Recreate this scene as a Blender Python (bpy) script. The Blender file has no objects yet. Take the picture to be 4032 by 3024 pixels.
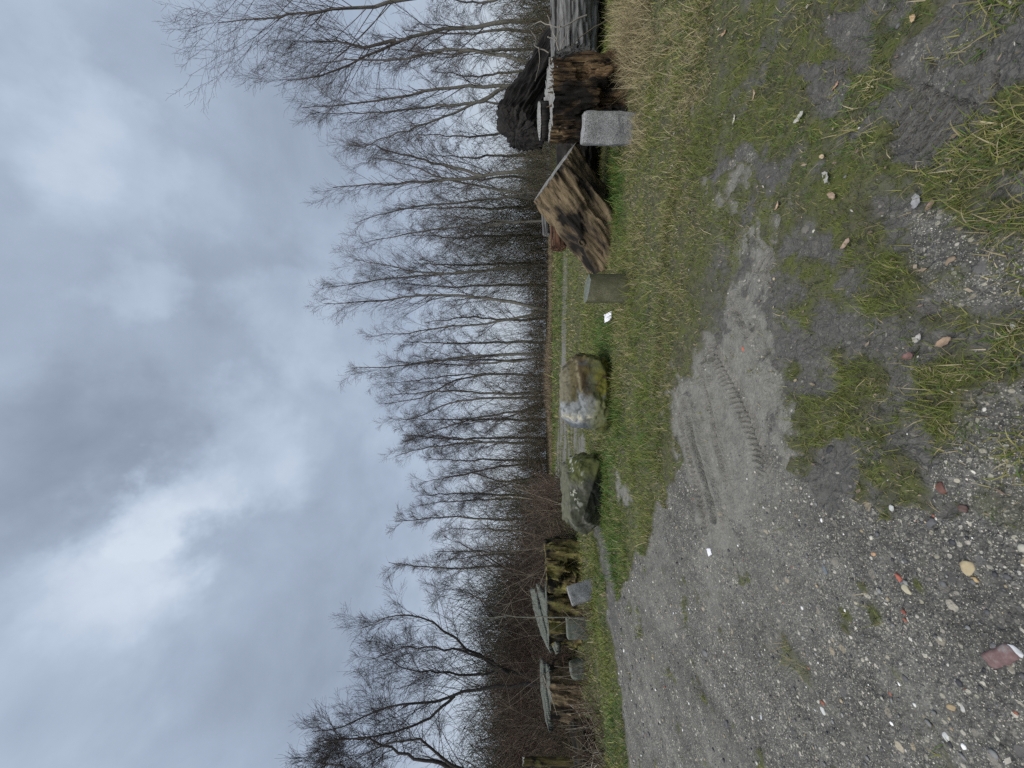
import bpy, math
import numpy as np
from mathutils import Matrix, Vector, Quaternion

S = bpy.context.scene
COL = S.collection
F = 1480.0                 # focal length in pixels of the 4032 px wide photograph (13 mm ultra wide)
CH = 1.5                   # camera height
PITCH = math.atan(34 / F)
FWD = np.array([0, math.cos(PITCH), math.sin(PITCH)])
UPV = np.array([0, -math.sin(PITCH), math.cos(PITCH)])

# ------------------------------------------------------------------ camera
cam_d = bpy.data.cameras.new('camera')
cam_d.sensor_fit = 'HORIZONTAL'
cam_d.sensor_width = 36.0
cam_d.lens = 36.0 * F / 4032.0
cam_d.clip_start = 0.05
cam_d.clip_end = 2000
cam = bpy.data.objects.new('camera', cam_d)
COL.objects.link(cam)
m = Matrix.Identity(4)     # the phone was held on its side: picture up is world right
cx, cy, cz = -UPV, np.array([1.0, 0, 0]), -FWD
for i in range(3):
    m[i][0], m[i][1], m[i][2] = cx[i], cy[i], cz[i]
m[2][3] = CH
cam.matrix_world = m
S.camera = cam


def ray(px, py):
    a = (1512 - np.asarray(py, float)) / F
    b = (np.asarray(px, float) - 2016) / F
    return FWD + a[..., None] * np.array([1.0, 0, 0]) - b[..., None] * UPV


def P(px, py, Y):
    d = ray(px, py)
    t = Y / d[..., 1]
    return d * t[..., None] + np.array([0, 0, CH])


def G(px, py, z=0.0):
    d = ray(px, py)
    t = (z - CH) / d[..., 2]
    return d * t[..., None] + np.array([0, 0, CH])


def proj(X, Y, Z=0.0):
    zc = Z - CH
    f = Y * FWD[1] + zc * FWD[2]
    u = Y * UPV[1] + zc * UPV[2]
    f = np.where(f < 1e-3, 1e-3, f)
    return 2016 - u / f * F, 1512 - X / f * F


# ------------------------------------------------------------------ world, sun, exposure
w = bpy.data.worlds.new('World')
S.world = w
w.use_nodes = True
nt = w.node_tree
nt.nodes.clear()
N, L = nt.nodes.new, nt.links.new
SUN_EL, SUN_AZ = math.radians(62), math.radians(215)     # azimuth from +Y clockwise
out = N('ShaderNodeOutputWorld')
bg = N('ShaderNodeBackground')
bg.inputs[1].default_value = 0.1
sky = N('ShaderNodeTexSky')
sky.sky_type = 'NISHITA'
sky.sun_disc = False
sky.sun_elevation = SUN_EL
sky.sun_rotation = SUN_AZ
tc = N('ShaderNodeTexCoord')


def vm(op, a, b=None):
    n = N('ShaderNodeVectorMath')
    n.operation = op
    for i, v in enumerate((a, b)):
        if v is None:
            continue
        if hasattr(v, 'links'):
            L(v, n.inputs[i])
        else:
            n.inputs[i].default_value = v
    return n


def ma(op, a, b=None, c=None, clamp=False, tree=None):
    n = (tree or nt).nodes.new('ShaderNodeMath')
    n.operation = op
    n.use_clamp = clamp
    for i, v in enumerate((a, b, c)):
        if v is None:
            continue
        if hasattr(v, 'links'):
            (tree or nt).links.new(v, n.inputs[i])
        else:
            n.inputs[i].default_value = v
    return n.outputs[0]


DIR = tc.outputs['Generated']
sep = N('ShaderNodeSeparateXYZ')
L(DIR, sep.inputs[0])
den = ma('ADD', ma('MAXIMUM', sep.outputs[2], 0.0), 0.62)
cmb = N('ShaderNodeCombineXYZ')
L(ma('DIVIDE', sep.outputs[0], den), cmb.inputs[0])
L(ma('DIVIDE', sep.outputs[1], den), cmb.inputs[1])


def noise(vec, scale, detail, rough=0.55, dist=0.0):
    n = N('ShaderNodeTexNoise')
    n.inputs['Scale'].default_value = scale
    n.inputs['Detail'].default_value = detail
    n.inputs['Roughness'].default_value = rough
    n.inputs['Distortion'].default_value = dist
    L(vec, n.inputs['Vector'])
    return n


n1 = noise(cmb.outputs[0], 1.9, 6, 0.52, 0.2)
n2 = noise(cmb.outputs[0], 5.2, 8, 0.56, 0.25)
wob = noise(DIR, 3.6, 6, 0.58)
warp = vm('ADD', DIR, vm('SCALE', vm('SUBTRACT', wob.outputs['Color'], (0.5, 0.5, 0.5)).outputs[0]).outputs[0])
warp.inputs[1].links[0].from_node.inputs['Scale'].default_value = 0.46
dirw = vm('NORMALIZE', warp.outputs[0]).outputs[0]
val = ma('MULTIPLY_ADD', n1.outputs['Fac'], 0.55, 0.05)
val = ma('MULTIPLY_ADD', n2.outputs['Fac'], 0.54, val)
val = ma('ADD', val, -0.05)
# cloud masses by direction: (px, py, radius in px, strength)
CLOUDS = [(540, 2090, 260, .10), (640, 1985, 170, .11), (420, 2230, 260, .12), (330, 2330, 300, .06), (740, 1950, 200, .20), (1060, 1770, 260, .22), (250, 2450, 520, .09),
          (560, 1120, 210, .15), (430, 640, 280, .14), (180, 430, 320, .10), (760, 720, 180, .08), (1120, 1270, 190, .12),
          (700, 1600, 430, -.13), (200, 1800, 420, -.16), (820, 800, 330, -.10), (1050, 2450, 420, -.10),
          (300, 1000, 320, -.03), (1300, 700, 400, -.02), (950, 1200, 260, -.08), (150, 2100, 260, -.05)]
for px, py, r, s in CLOUDS:
    d = ray(px, py)
    cn = d / np.linalg.norm(d)
    d2 = ray(px + r, py)
    cr = float(np.dot(cn, d2 / np.linalg.norm(d2)))
    dot = vm('DOT_PRODUCT', dirw, tuple(cn)).outputs['Value']
    mr = N('ShaderNodeMapRange')
    mr.interpolation_type = 'SMOOTHSTEP'
    L(dot, mr.inputs[0])
    mr.inputs[1].default_value = 1 - (1 - cr) * 1.8
    mr.inputs[2].default_value = 1.0
    mr.inputs[3].default_value = 0
    mr.inputs[4].default_value = s
    val = ma('ADD', val, mr.outputs[0])
ramp = N('ShaderNodeValToRGB')
L(val, ramp.inputs[0])
e = ramp.color_ramp.elements
e[0].position, e[0].color = 0.22, (0.25, 0.30, 0.385, 1)
e[1].position, e[1].color = 0.98, (0.66, 0.735, 0.835, 1)
x = ramp.color_ramp.elements.new(0.52)
x.color = (0.375, 0.445, 0.56, 1)
x = ramp.color_ramp.elements.new(0.74)
x.color = (0.49, 0.575, 0.70, 1)
# paler and greyer towards the horizon
hz = N('ShaderNodeMapRange')
hz.interpolation_type = 'SMOOTHSTEP'
L(sep.outputs[2], hz.inputs[0])
hz.inputs[1].default_value, hz.inputs[2].default_value = 0.0, 0.30
hz.inputs[3].default_value, hz.inputs[4].default_value = 0.75, 0.0
mixh = N('ShaderNodeMix')
mixh.data_type = 'RGBA'
L(hz.outputs[0], mixh.inputs[0])
L(ramp.outputs[0], mixh.inputs[6])
mixh.inputs[7].default_value = (0.56, 0.62, 0.70, 1)
sc = vm('SCALE', mixh.outputs[2])
sc.inputs['Scale'].default_value = 4.9
mixs = N('ShaderNodeMix')
mixs.data_type = 'RGBA'
mixs.inputs[0].default_value = 0.96
L(sky.outputs[0], mixs.inputs[6])
L(sc.outputs[0], mixs.inputs[7])
L(mixs.outputs[2], bg.inputs[0])
L(bg.outputs[0], out.inputs[0])

sd = bpy.data.lights.new('sun', 'SUN')
sd.energy = 1.5
sd.angle = math.radians(45)
sd.color = (1.0, 0.97, 0.93)
so = bpy.data.objects.new('sun', sd)
COL.objects.link(so)
tosun = Vector((math.sin(SUN_AZ) * math.cos(SUN_EL), math.cos(SUN_AZ) * math.cos(SUN_EL), math.sin(SUN_EL)))
so.rotation_euler = tosun.to_track_quat('Z', 'Y').to_euler()
so.location = (0, 0, 30)
S.view_settings.view_transform = 'Standard'
S.view_settings.look = 'None'
S.view_settings.exposure = 1.05
S.view_settings.gamma = 1.0
S.view_settings.use_curve_mapping = False
S.render.film_transparent = False
try:
    S.cycles.max_bounces = 5
    S.cycles.diffuse_bounces = 3
    S.cycles.use_denoising = False
except Exception:
    pass

# ------------------------------------------------------------------ numeric helpers
rng = np.random.default_rng(11)


def _hash(ix, iy, iz, seed):
    h = (ix.astype(np.int64) * 374761393 + iy.astype(np.int64) * 668265263 + iz.astype(np.int64) * 2147483647 + seed * 974711) & 0xffffffff
    h = ((h ^ (h >> 13)) * 1274126177) & 0xffffffff
    h = (h ^ (h >> 16)) & 0xffffffff
    return h.astype(np.float64) / 4294967295.0


def vnoise(x, y, z=0.0, seed=0):
    x, y, z = np.broadcast_arrays(np.asarray(x, float), np.asarray(y, float), np.asarray(z, float))
    ix, iy, iz = np.floor(x), np.floor(y), np.floor(z)
    fx, fy, fz = x - ix, y - iy, z - iz
    fx, fy, fz = [f * f * (3 - 2 * f) for f in (fx, fy, fz)]
    r = 0
    for dx in (0, 1):
        for dy in (0, 1):
            for dz in (0, 1):
                wgt = (fx if dx else 1 - fx) * (fy if dy else 1 - fy) * (fz if dz else 1 - fz)
                r = r + wgt * _hash(ix + dx, iy + dy, iz + dz, seed)
    return r


def fbm(x, y, z=0.0, oct=4, seed=0, gain=0.5):
    a, s, t = 1.0, 0.0, 0.0
    f = 1.0
    for o in range(oct):
        s = s + a * vnoise(np.asarray(x) * f, np.asarray(y) * f, np.asarray(z) * f, seed + o * 17)
        t += a
        a *= gain
        f *= 2.03
    return s / t


def smooth(e0, e1, x):
    t = np.clip((x - e0) / (e1 - e0), 0, 1)
    return t * t * (3 - 2 * t)


def mesh_np(name, V, faces, col=None, sm=True, mask=None):
    """faces: list of int arrays (M,3) or (M,4)"""
    me = bpy.data.meshes.new(name)
    V = np.ascontiguousarray(V, np.float32)
    me.vertices.add(len(V))
    me.vertices.foreach_set('co', V.ravel())
    loops = np.concatenate([f.ravel() for f in faces]).astype(np.int32)
    tot = np.concatenate([np.full(len(f), f.shape[1]) for f in faces]).astype(np.int32)
    start = np.concatenate([[0], np.cumsum(tot)[:-1]]).astype(np.int32)
    me.loops.add(len(loops))
    me.loops.foreach_set('vertex_index', loops)
    me.polygons.add(len(tot))
    me.polygons.foreach_set('loop_start', start)
    me.polygons.foreach_set('loop_total', tot)
    if sm:
        me.polygons.foreach_set('use_smooth', np.ones(len(tot), bool))
    for nm, c in (('col', col), ('mask', mask)):
        if c is None:
            continue
        a = me.attributes.new(nm, 'FLOAT_COLOR', 'POINT')
        c4 = np.ones((len(V), 4), np.float32)
        c4[:, :c.shape[1]] = c
        a.data.foreach_set('color', c4.ravel())
    me.update(calc_edges=True)
    me.validate()
    return me


def link(name, me, mat, parent=None, label=None, cat=None, group=None, kind=None, loc=None):
    o = bpy.data.objects.new(name, me)
    COL.objects.link(o)
    if mat is not None and me is not None:
        me.materials.clear()
        me.materials.append(mat)
    if parent is not None:
        o.parent = parent
    if loc is not None:
        o.location = loc
    tag(o, label, cat, group, kind)
    return o


def tag(o, label=None, cat=None, group=None, kind=None):
    for k, v in (('label', label), ('category', cat), ('group', group), ('kind', kind)):
        if v:
            o[k] = v


def thing(name, label, cat, loc=(0, 0, 0), group=None, matrix=None):
    o = bpy.data.objects.new(name, None)
    COL.objects.link(o)
    if matrix is not None:
        o.matrix_world = matrix
    else:
        o.location = loc
    tag(o, label, cat, group)
    return o


def tubes(Pn, Rn, sides=3):
    """Pn (N,K,3) centre lines, Rn (N,K) radii -> verts, quads"""
    N_, K_, _ = Pn.shape
    T = np.gradient(Pn, axis=1)
    T /= np.linalg.norm(T, axis=2, keepdims=True) + 1e-9
    ref = np.array([0.31, 0.93, 0.17])
    A = np.cross(T, ref)
    A /= np.linalg.norm(A, axis=2, keepdims=True) + 1e-9
    B = np.cross(T, A)
    ang = np.arange(sides) * 2 * math.pi / sides
    V = Pn[:, :, None, :] + Rn[:, :, None, None] * (np.cos(ang)[None, None, :, None] * A[:, :, None, :] + np.sin(ang)[None, None, :, None] * B[:, :, None, :])
    idx = np.arange(N_ * K_ * sides).reshape(N_, K_, sides)
    a = idx[:, :-1, :]
    b = np.roll(a, -1, axis=2)
    c = np.roll(idx[:, 1:, :], -1, axis=2)
    d = idx[:, 1:, :]
    Q = np.stack([a, b, c, d], -1).reshape(-1, 4)
    return V.reshape(-1, 3), Q


def merge(parts):
    Vs, Fs, n = [], [], 0
    for V, Q in parts:
        Vs.append(V)
        Fs.append(Q + n)
        n += len(V)
    return np.concatenate(Vs), Fs


def resample(pts, k):
    pts = np.asarray(pts, float)
    s = np.concatenate([[0], np.cumsum(np.linalg.norm(np.diff(pts, axis=0), axis=1))])
    t = np.linspace(0, s[-1], k)
    o = np.stack([np.interp(t, s, pts[:, i]) for i in range(3)], 1)
    for _ in range(2):
        o[1:-1] = 0.5 * o[1:-1] + 0.25 * (o[:-2] + o[2:])
    return o


# ------------------------------------------------------------------ materials
def mat_new(name):
    mt = bpy.data.materials.new(name)
    mt.use_nodes = True
    t = mt.node_tree
    b = t.nodes['Principled BSDF']
    b.inputs['Roughness'].default_value = 0.85
    b.inputs['Specular IOR Level'].default_value = 0.25
    return mt, t, b


def nd(t, typ, **kw):
    n = t.nodes.new(typ)
    for k, v in kw.items():
        if k in n.inputs:
            n.inputs[k].default_value = v
        else:
            setattr(n, k, v)
    return n


def mixc(t, fac, a, b, blend='MIX'):
    n = t.nodes.new('ShaderNodeMix')
    n.data_type = 'RGBA'
    n.blend_type = blend
    for i, v in ((0, fac), (6, a), (7, b)):
        if hasattr(v, 'links'):
            t.links.new(v, n.inputs[i])
        else:
            n.inputs[i].default_value = v if i == 0 else (*v, 1) if len(v) == 3 else v
    return n.outputs[2]


def cramp(t, fac, stops):
    n = t.nodes.new('ShaderNodeValToRGB')
    t.links.new(fac, n.inputs[0])
    el = n.color_ramp.elements
    el[0].position, el[0].color = stops[0][0], (*stops[0][1], 1)
    el[1].position, el[1].color = stops[-1][0], (*stops[-1][1], 1)
    for p, c in stops[1:-1]:
        z = el.new(p)
        z.color = (*c, 1)
    return n.outputs[0]


def tnoise(t, vec, scale, detail=4, rough=0.55, dist=0.0):
    n = nd(t, 'ShaderNodeTexNoise', Scale=scale, Detail=detail, Roughness=rough, Distortion=dist)
    t.links.new(vec, n.inputs['Vector'])
    return n.outputs['Fac']


def tvor(t, vec, scale, rand=1.0):
    n = nd(t, 'ShaderNodeTexVoronoi', Scale=scale, Randomness=rand)
    t.links.new(vec, n.inputs['Vector'])
    return n


def mapv(t, scale, coord='Object'):
    c = t.nodes.new('ShaderNodeTexCoord')
    mp = t.nodes.new('ShaderNodeMapping')
    mp.inputs['Scale'].default_value = scale
    t.links.new(c.outputs[coord], mp.inputs[0])
    return mp.outputs[0]


def bump(t, b, height, strength=0.5, dist=0.01):
    n = nd(t, 'ShaderNodeBump', Strength=strength, Distance=dist)
    t.links.new(height, n.inputs['Height'])
    t.links.new(n.outputs[0], b.inputs['Normal'])


def sepck(t, c):
    n = t.nodes.new('ShaderNodeSeparateColor')
    t.links.new(c, n.inputs[0])
    return n.outputs[0]


def rotten_wood(name, stops, dark=0.45, grain=(9, 9, 1.1), bscale=1.4, moss=None, bstr=0.9, cshift=0.0):
    mt, t, b = mat_new(name)
    v = mapv(t, grain)
    g = tnoise(t, v, 1.0, 6, 0.62, 0.6)
    g2 = tnoise(t, mapv(t, (grain[0] * 3.5, grain[1] * 3.5, grain[2] * 2.2)), 1.0, 5, 0.65, 0.4)
    gg = ma('MULTIPLY_ADD', g2, 0.45, ma('MULTIPLY', g, 0.6, tree=t), tree=t)
    c = cramp(t, gg, stops)
    ck = tnoise(t, mapv(t, (grain[0] * 1.5, grain[1] * 1.5, grain[2] * 0.75)), 1.0, 4, 0.6, 0.5)
    ckf = cramp(t, ck, [(0.36 - cshift, (0.06, 0.05, 0.045)), (0.455 - cshift, (1, 1, 1))])
    c = mixc(t, 1.0, c, ckf, 'MULTIPLY')
    gg = ma('MULTIPLY_ADD', sepck(t, ckf), 0.6, gg, tree=t)
    big = tnoise(t, mapv(t, (1.6, 1.6, 0.9)), bscale, 5, 0.6, 0.8)
    rot = cramp(t, big, [(dark, (1, 1, 1)), (dark + 0.14, (0, 0, 0))])
    c = mixc(t, rot, c, (0.012, 0.010, 0.008))
    if moss:
        mn = tnoise(t, mapv(t, (2.0, 2.0, 1.2)), 1.7, 5, 0.62, 0.5)
        mf = cramp(t, mn, [(moss[0], (0, 0, 0)), (moss[0] + 0.12, (1, 1, 1))])
        mc = mixc(t, g2, moss[1], moss[2])
        c = mixc(t, mf, c, mc)
    t.links.new(c, b.inputs['Base Color'])
    bump(t, b, gg, bstr, 0.03)
    return mt


M = {}
M['stump'] = rotten_wood('rotten_stump_wood', [(0.28, (0.012, 0.009, 0.006)), (0.42, (0.05, 0.03, 0.014)), (0.53, (0.13, 0.082, 0.040)), (0.64, (0.24, 0.17, 0.09)), (0.78, (0.33, 0.26, 0.15))], 0.445, grain=(19, 19, 1.9))
M['log'] = rotten_wood('barkless_log_wood', [(0.22, (0.035, 0.026, 0.015)), (0.38, (0.10, 0.072, 0.040)), (0.52, (0.165, 0.122, 0.070)), (0.66, (0.225, 0.175, 0.105)), (0.82, (0.28, 0.235, 0.155))], 0.415, grain=(24, 24, 1.5), bstr=0.7, cshift=0.045)
M['mossy'] = rotten_wood('mossy_rotten_wood', [(0.28, (0.012, 0.010, 0.007)), (0.42, (0.06, 0.045, 0.02)), (0.54, (0.17, 0.13, 0.05)), (0.68, (0.26, 0.21, 0.09)), (0.8, (0.30, 0.25, 0.13))], 0.43, moss=(0.50, (0.13, 0.12, 0.035), (0.22, 0.20, 0.07)))
M['mossydark'] = rotten_wood('dark_mossy_wood', [(0.28, (0.010, 0.009, 0.007)), (0.45, (0.03, 0.024, 0.015)), (0.62, (0.065, 0.052, 0.028)), (0.8, (0.11, 0.09, 0.05))], 0.42, moss=(0.56, (0.05, 0.052, 0.02), (0.10, 0.09, 0.03)))
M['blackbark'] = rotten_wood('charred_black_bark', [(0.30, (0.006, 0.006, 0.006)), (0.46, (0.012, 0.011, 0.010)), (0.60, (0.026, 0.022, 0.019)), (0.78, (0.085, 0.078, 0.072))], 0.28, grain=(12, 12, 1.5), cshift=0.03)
M['greylog'] = rotten_wood('weathered_grey_wood', [(0.28, (0.035, 0.034, 0.033)), (0.45, (0.10, 0.098, 0.095)), (0.6, (0.19, 0.187, 0.18)), (0.78, (0.30, 0.295, 0.285))], 0.22, grain=(10, 10, 0.7))
M['redlog'] = rotten_wood('reddish_old_wood', [(0.28, (0.03, 0.014, 0.008)), (0.5, (0.10, 0.05, 0.03)), (0.68, (0.19, 0.11, 0.07)), (0.8, (0.25, 0.17, 0.12))], 0.3, grain=(8, 8, 1.2))


def cut_face_mat(name, lo, hi, tint):
    mt, t, b = mat_new(name)
    v = mapv(t, (1, 1, 1))
    wv = nd(t, 'ShaderNodeTexWave', Scale=9.0, Distortion=3.0, Detail=4.0)
    wv.wave_type = 'RINGS'
    wv.rings_direction = 'Z'
    t.links.new(v, wv.inputs['Vector'])
    n = tnoise(t, mapv(t, (14, 5, 8)), 1.0, 6, 0.65, 0.5)
    f = ma('MULTIPLY_ADD', wv.outputs['Fac'], 0.3, ma('MULTIPLY', n, 0.75, tree=t), tree=t)
    c = cramp(t, f, [(0.22, (0.02, 0.018, 0.015)), (0.34, lo), (0.6, hi), (0.8, tint)])
    t.links.new(c, b.inputs['Base Color'])
    bump(t, b, f, 0.5, 0.015)
    return mt


M['cut'] = cut_face_mat('weathered_cut_face', (0.11, 0.105, 0.095), (0.25, 0.248, 0.232), (0.34, 0.338, 0.32))
M['cutgreen'] = cut_face_mat('greenish_cut_face', (0.055, 0.058, 0.048), (0.12, 0.128, 0.108), (0.19, 0.20, 0.17))


def attr_mat(name, rough=0.8, spec=0.2, nscale=None, nstr=0.35, bscale=40, bstr=0.4, bdist=0.01, gain=1.0, transl=0.0):
    mt, t, b = mat_new(name)
    a = nd(t, 'ShaderNodeAttribute', attribute_name='col')
    c = a.outputs['Color']
    b.inputs['Roughness'].default_value = rough
    b.inputs['Specular IOR Level'].default_value = spec
    if nscale:
        v = mapv(t, (1, 1, 1))
        n = tnoise(t, v, nscale, 6, 0.65)
        sh = cramp(t, n, [(0.25, (1 - nstr,) * 3), (0.75, (1 + nstr,) * 3)])
        c = mixc(t, 1.0, c, sh, 'MULTIPLY')
        bn = tnoise(t, v, bscale, 6, 0.65)
        bump(t, b, bn, bstr, bdist)
    t.links.new(c, b.inputs['Base Color'])
    if transl:
        tr = t.nodes.new('ShaderNodeBsdfTranslucent')
        t.links.new(c, tr.inputs[0])
        mx = t.nodes.new('ShaderNodeMixShader')
        mx.inputs[0].default_value = transl
        t.links.new(b.outputs[0], mx.inputs[1])
        t.links.new(tr.outputs[0], mx.inputs[2])
        t.links.new(mx.outputs[0], t.nodes['Material Output'].inputs[0])
    return mt


M['grass'] = attr_mat('grass_blades', 0.62, 0.25, transl=0.25)
M['drygrass'] = attr_mat('dry_grass_blades', 0.75, 0.2, transl=0.2)
M['rock'] = attr_mat('boulder_surface', 0.85, 0.25, 14, 0.45, 30, 0.55, 0.02)
M['pebble'] = attr_mat('pebble_surface', 0.7, 0.35)
M['twig'] = attr_mat('twig_bark', 0.9, 0.1)
M['trunk'] = attr_mat('trunk_bark', 0.9, 0.15, 22, 0.5, 60, 0.5, 0.01)
M['leaf'] = attr_mat('dead_leaf', 0.7, 0.25, 60, 0.3, 80, 0.3, 0.003)


def speckle_stone(name, base, lo, hi, mossc, mossamt):
    mt, t, b = mat_new(name)
    v = mapv(t, (1, 1, 1))
    vo = tvor(t, v, 170)
    sp = cramp(t, vo.outputs['Color'], [(0.1, lo), (0.5, base), (0.95, hi)])
    n = tnoise(t, v, 5, 6, 0.6)
    sp = mixc(t, 1.0, sp, cramp(t, n, [(0.28, (0.5,) * 3), (0.72, (1.25,) * 3)]), 'MULTIPLY')
    mf = cramp(t, tnoise(t, mapv(t, (1, 1, 0.6)), 3.2, 6, 0.65, 0.4), [(1 - mossamt - 0.12, (0, 0, 0)), (1 - mossamt + 0.12, (1, 1, 1))])
    c = mixc(t, mf, sp, mossc)
    t.links.new(c, b.inputs['Base Color'])
    bump(t, b, tnoise(t, v, 60, 6, 0.7), 0.45, 0.008)
    return mt


M['granite'] = speckle_stone('granite', (0.25, 0.25, 0.245), (0.06, 0.06, 0.062), (0.48, 0.48, 0.47), (0.18, 0.185, 0.145), 0.40)
M['granite_moss'] = speckle_stone('mossy_granite', (0.15, 0.165, 0.145), (0.07, 0.08, 0.065), (0.26, 0.27, 0.25), (0.085, 0.10, 0.06), 0.5)
M['concrete'] = speckle_stone('mossy_concrete', (0.15, 0.142, 0.09), (0.085, 0.08, 0.05), (0.23, 0.22, 0.15), (0.07, 0.072, 0.028), 0.5)

# ---- ground material
mt, t, b = mat_new('ground_surface')
M['ground'] = mt
b.inputs['Specular IOR Level'].default_value = 0.3
gv = mapv(t, (1, 1, 1))
at = nd(t, 'ShaderNodeAttribute', attribute_name='mask')
sp = t.nodes.new('ShaderNodeSeparateColor')
t.links.new(at.outputs['Color'], sp.inputs[0])
nl = tnoise(t, gv, 1.3, 5, 0.6)
nm_ = tnoise(t, gv, 9, 6, 0.65)
nf = tnoise(t, gv, 95, 5, 0.7)
nff = tnoise(t, gv, 260, 3, 0.7)
v0 = tvor(t, gv, 230)
v1 = tvor(t, gv, 120)
v2 = tvor(t, gv, 52)
v3 = tvor(t, gv, 21)
grav = cramp(t, nf, [(0.27, (0.030, 0.030, 0.028)), (0.5, (0.11, 0.11, 0.107)), (0.70, (0.22, 0.22, 0.214))])


def sepc(c, i):
    s = t.nodes.new('ShaderNodeSeparateColor')
    t.links.new(c, s.inputs[0])
    return s.outputs[i]


def pebbles(vor, thr, thr2, stops, base):
    """voronoi cells chosen at random, drawn where the cell centre is near"""
    pick = cramp(t, sepc(vor.outputs['Color'], 0), [(thr, (0, 0, 0)), (thr + 0.01, (1, 1, 1))])
    near = cramp(t, vor.outputs['Distance'], [(thr2, (1, 1, 1)), (thr2 + 0.08, (0, 0, 0))])
    pc = cramp(t, sepc(vor.outputs['Color'], 1), stops)
    return mixc(t, mixc(t, 1.0, pick, near, 'MULTIPLY'), base, pc)


grav = mixc(t, 0.8, grav, cramp(t, nl, [(0.3, (0.55,) * 3), (0.7, (1.25,) * 3)]), 'MULTIPLY')
grav = mixc(t, 1.0, grav, cramp(t, nm_, [(0.3, (0.62,) * 3), (0.7, (1.3,) * 3)]), 'MULTIPLY')
stn = [(0.0, (0.05, 0.05, 0.052)), (0.35, (0.14, 0.14, 0.14)), (0.6, (0.25, 0.245, 0.23)), (0.78, (0.34, 0.33, 0.27)), (0.93, (0.42, 0.41, 0.38)), (1.0, (0.65, 0.64, 0.6))]
stn2 = [(0.0, (0.06, 0.06, 0.062)), (0.4, (0.13, 0.13, 0.135)), (0.7, (0.22, 0.21, 0.19)), (0.9, (0.30, 0.26, 0.19)), (1.0, (0.5, 0.49, 0.46))]
grav = pebbles(v0, 0.45, 0.34, stn, grav)
grav = pebbles(v1, 0.55, 0.33, stn, grav)
grav = pebbles(v2, 0.72, 0.36, stn, grav)
grav = pebbles(v3, 0.86, 0.34, stn2, grav)
sand = cramp(t, tnoise(t, gv, 40, 5, 0.7), [(0.2, (0.15, 0.15, 0.145)), (0.5, (0.225, 0.225, 0.215)), (0.8, (0.29, 0.287, 0.27))])
sand = mixc(t, 1.0, sand, cramp(t, nff, [(0.3, (0.8,) * 3), (0.7, (1.15,) * 3)]), 'MULTIPLY')
sand = mixc(t, 1.0, sand, cramp(t, nm_, [(0.28, (0.7,) * 3), (0.7, (1.18,) * 3)]), 'MULTIPLY')
sand = pebbles(v2, 0.93, 0.25, stn, sand)
mud = cramp(t, tnoise(t, gv, 30, 6, 0.7), [(0.25, (0.040, 0.038, 0.034)), (0.55, (0.088, 0.085, 0.078)), (0.8, (0.14, 0.136, 0.126))])
soil = cramp(t, tnoise(t, gv, 24, 6, 0.7), [(0.25, (0.02, 0.02, 0.013)), (0.5, (0.066, 0.064, 0.038)), (0.75, (0.13, 0.12, 0.08))])
mossn = cramp(t, tnoise(t, gv, 7, 5, 0.65), [(0.42, (0, 0, 0)), (0.62, (0.85,) * 3)])
soil = mixc(t, mossn, soil, (0.085, 0.098, 0.024))
trk = tnoise(t, mapv(t, (2.2, 0.35, 1)), 1.6, 5, 0.6)
grav = mixc(t, 1.0, grav, cramp(t, trk, [(0.35, (0.72,) * 3), (0.65, (1.15,) * 3)]), 'MULTIPLY')
grav = mixc(t, 1.0, grav, (1.02, 0.985, 0.91), 'MULTIPLY')
sand = mixc(t, 1.0, sand, (0.87, 0.84, 0.775), 'MULTIPLY')
c = mixc(t, sp.outputs[0], grav, soil)
c = mixc(t, sp.outputs[1], c, sand)
c = mixc(t, sp.outputs[2], c, mud)
t.links.new(c, b.inputs['Base Color'])
rg = cramp(t, sp.outputs[2], [(0.0, (0.9,) * 3), (1.0, (0.62,) * 3)])
t.links.new(rg, b.inputs['Roughness'])
hh = ma('MULTIPLY_ADD', nf, 0.5, ma('MULTIPLY', v1.outputs['Distance'], -0.5, tree=t), tree=t)
hh = ma('MULTIPLY_ADD', v2.outputs['Distance'], -0.6, hh, tree=t)
hh = ma('MULTIPLY_ADD', nm_, 0.8, hh, tree=t)
bump(t, b, hh, 0.75, 0.012)

# ------------------------------------------------------------------ ground zones (polygons given as photograph points, used as places on the ground)
def inpoly(px, py, poly):
    poly = np.asarray(poly, float)
    r = np.zeros(px.shape, bool)
    x0, y0 = poly[-1]
    for x1, y1 in poly:
        c_ = ((y1 > py) != (y0 > py)) & (px < (x0 - x1) * (py - y1) / (y0 - y1 + 1e-12) + x1)
        r ^= c_
        x0, y0 = x1, y1
    return r


GRAVEL = [(2398, 2424), (2440, 2700), (2485, 3100), (2700, 4200), (9000, 6000), (9000, 2300), (4100, 2120), (3600, 2060), (3330, 1960), (3130, 1850),
          (3010, 1760), (2780, 1760), (2690, 1850), (2600, 2000), (2540, 2160), (2460, 2300)]
SANDS = [[(2650, 1500), (2690, 1480), (2760, 1420), (2800, 1380), (2830, 1280), (2850, 1160), (2950, 1130), (3050, 1150), (3080, 1210), (3030, 1330), (3010, 1370), (3060, 1480),
          (3080, 1600), (3100, 1690), (3080, 1780), (3060, 1900), (3000, 2050), (2860, 2190), (2800, 2200), (2740, 2040), (2690, 1850), (2640, 1680)],
         [(2780, 850), (2830, 740), (2900, 700), (2960, 690), (2995, 740), (2960, 780), (2890, 810), (2840, 885)],
         [(2930, 870), (2990, 860), (3060, 940), (3080, 1130), (2960, 1140), (2900, 1060), (2960, 980)],
         [(2410, 1830), (2440, 1830), (2455, 1880), (2480, 1960), (2530, 2030), (2500, 2040), (2450, 1990), (2425, 1920)]]
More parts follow.
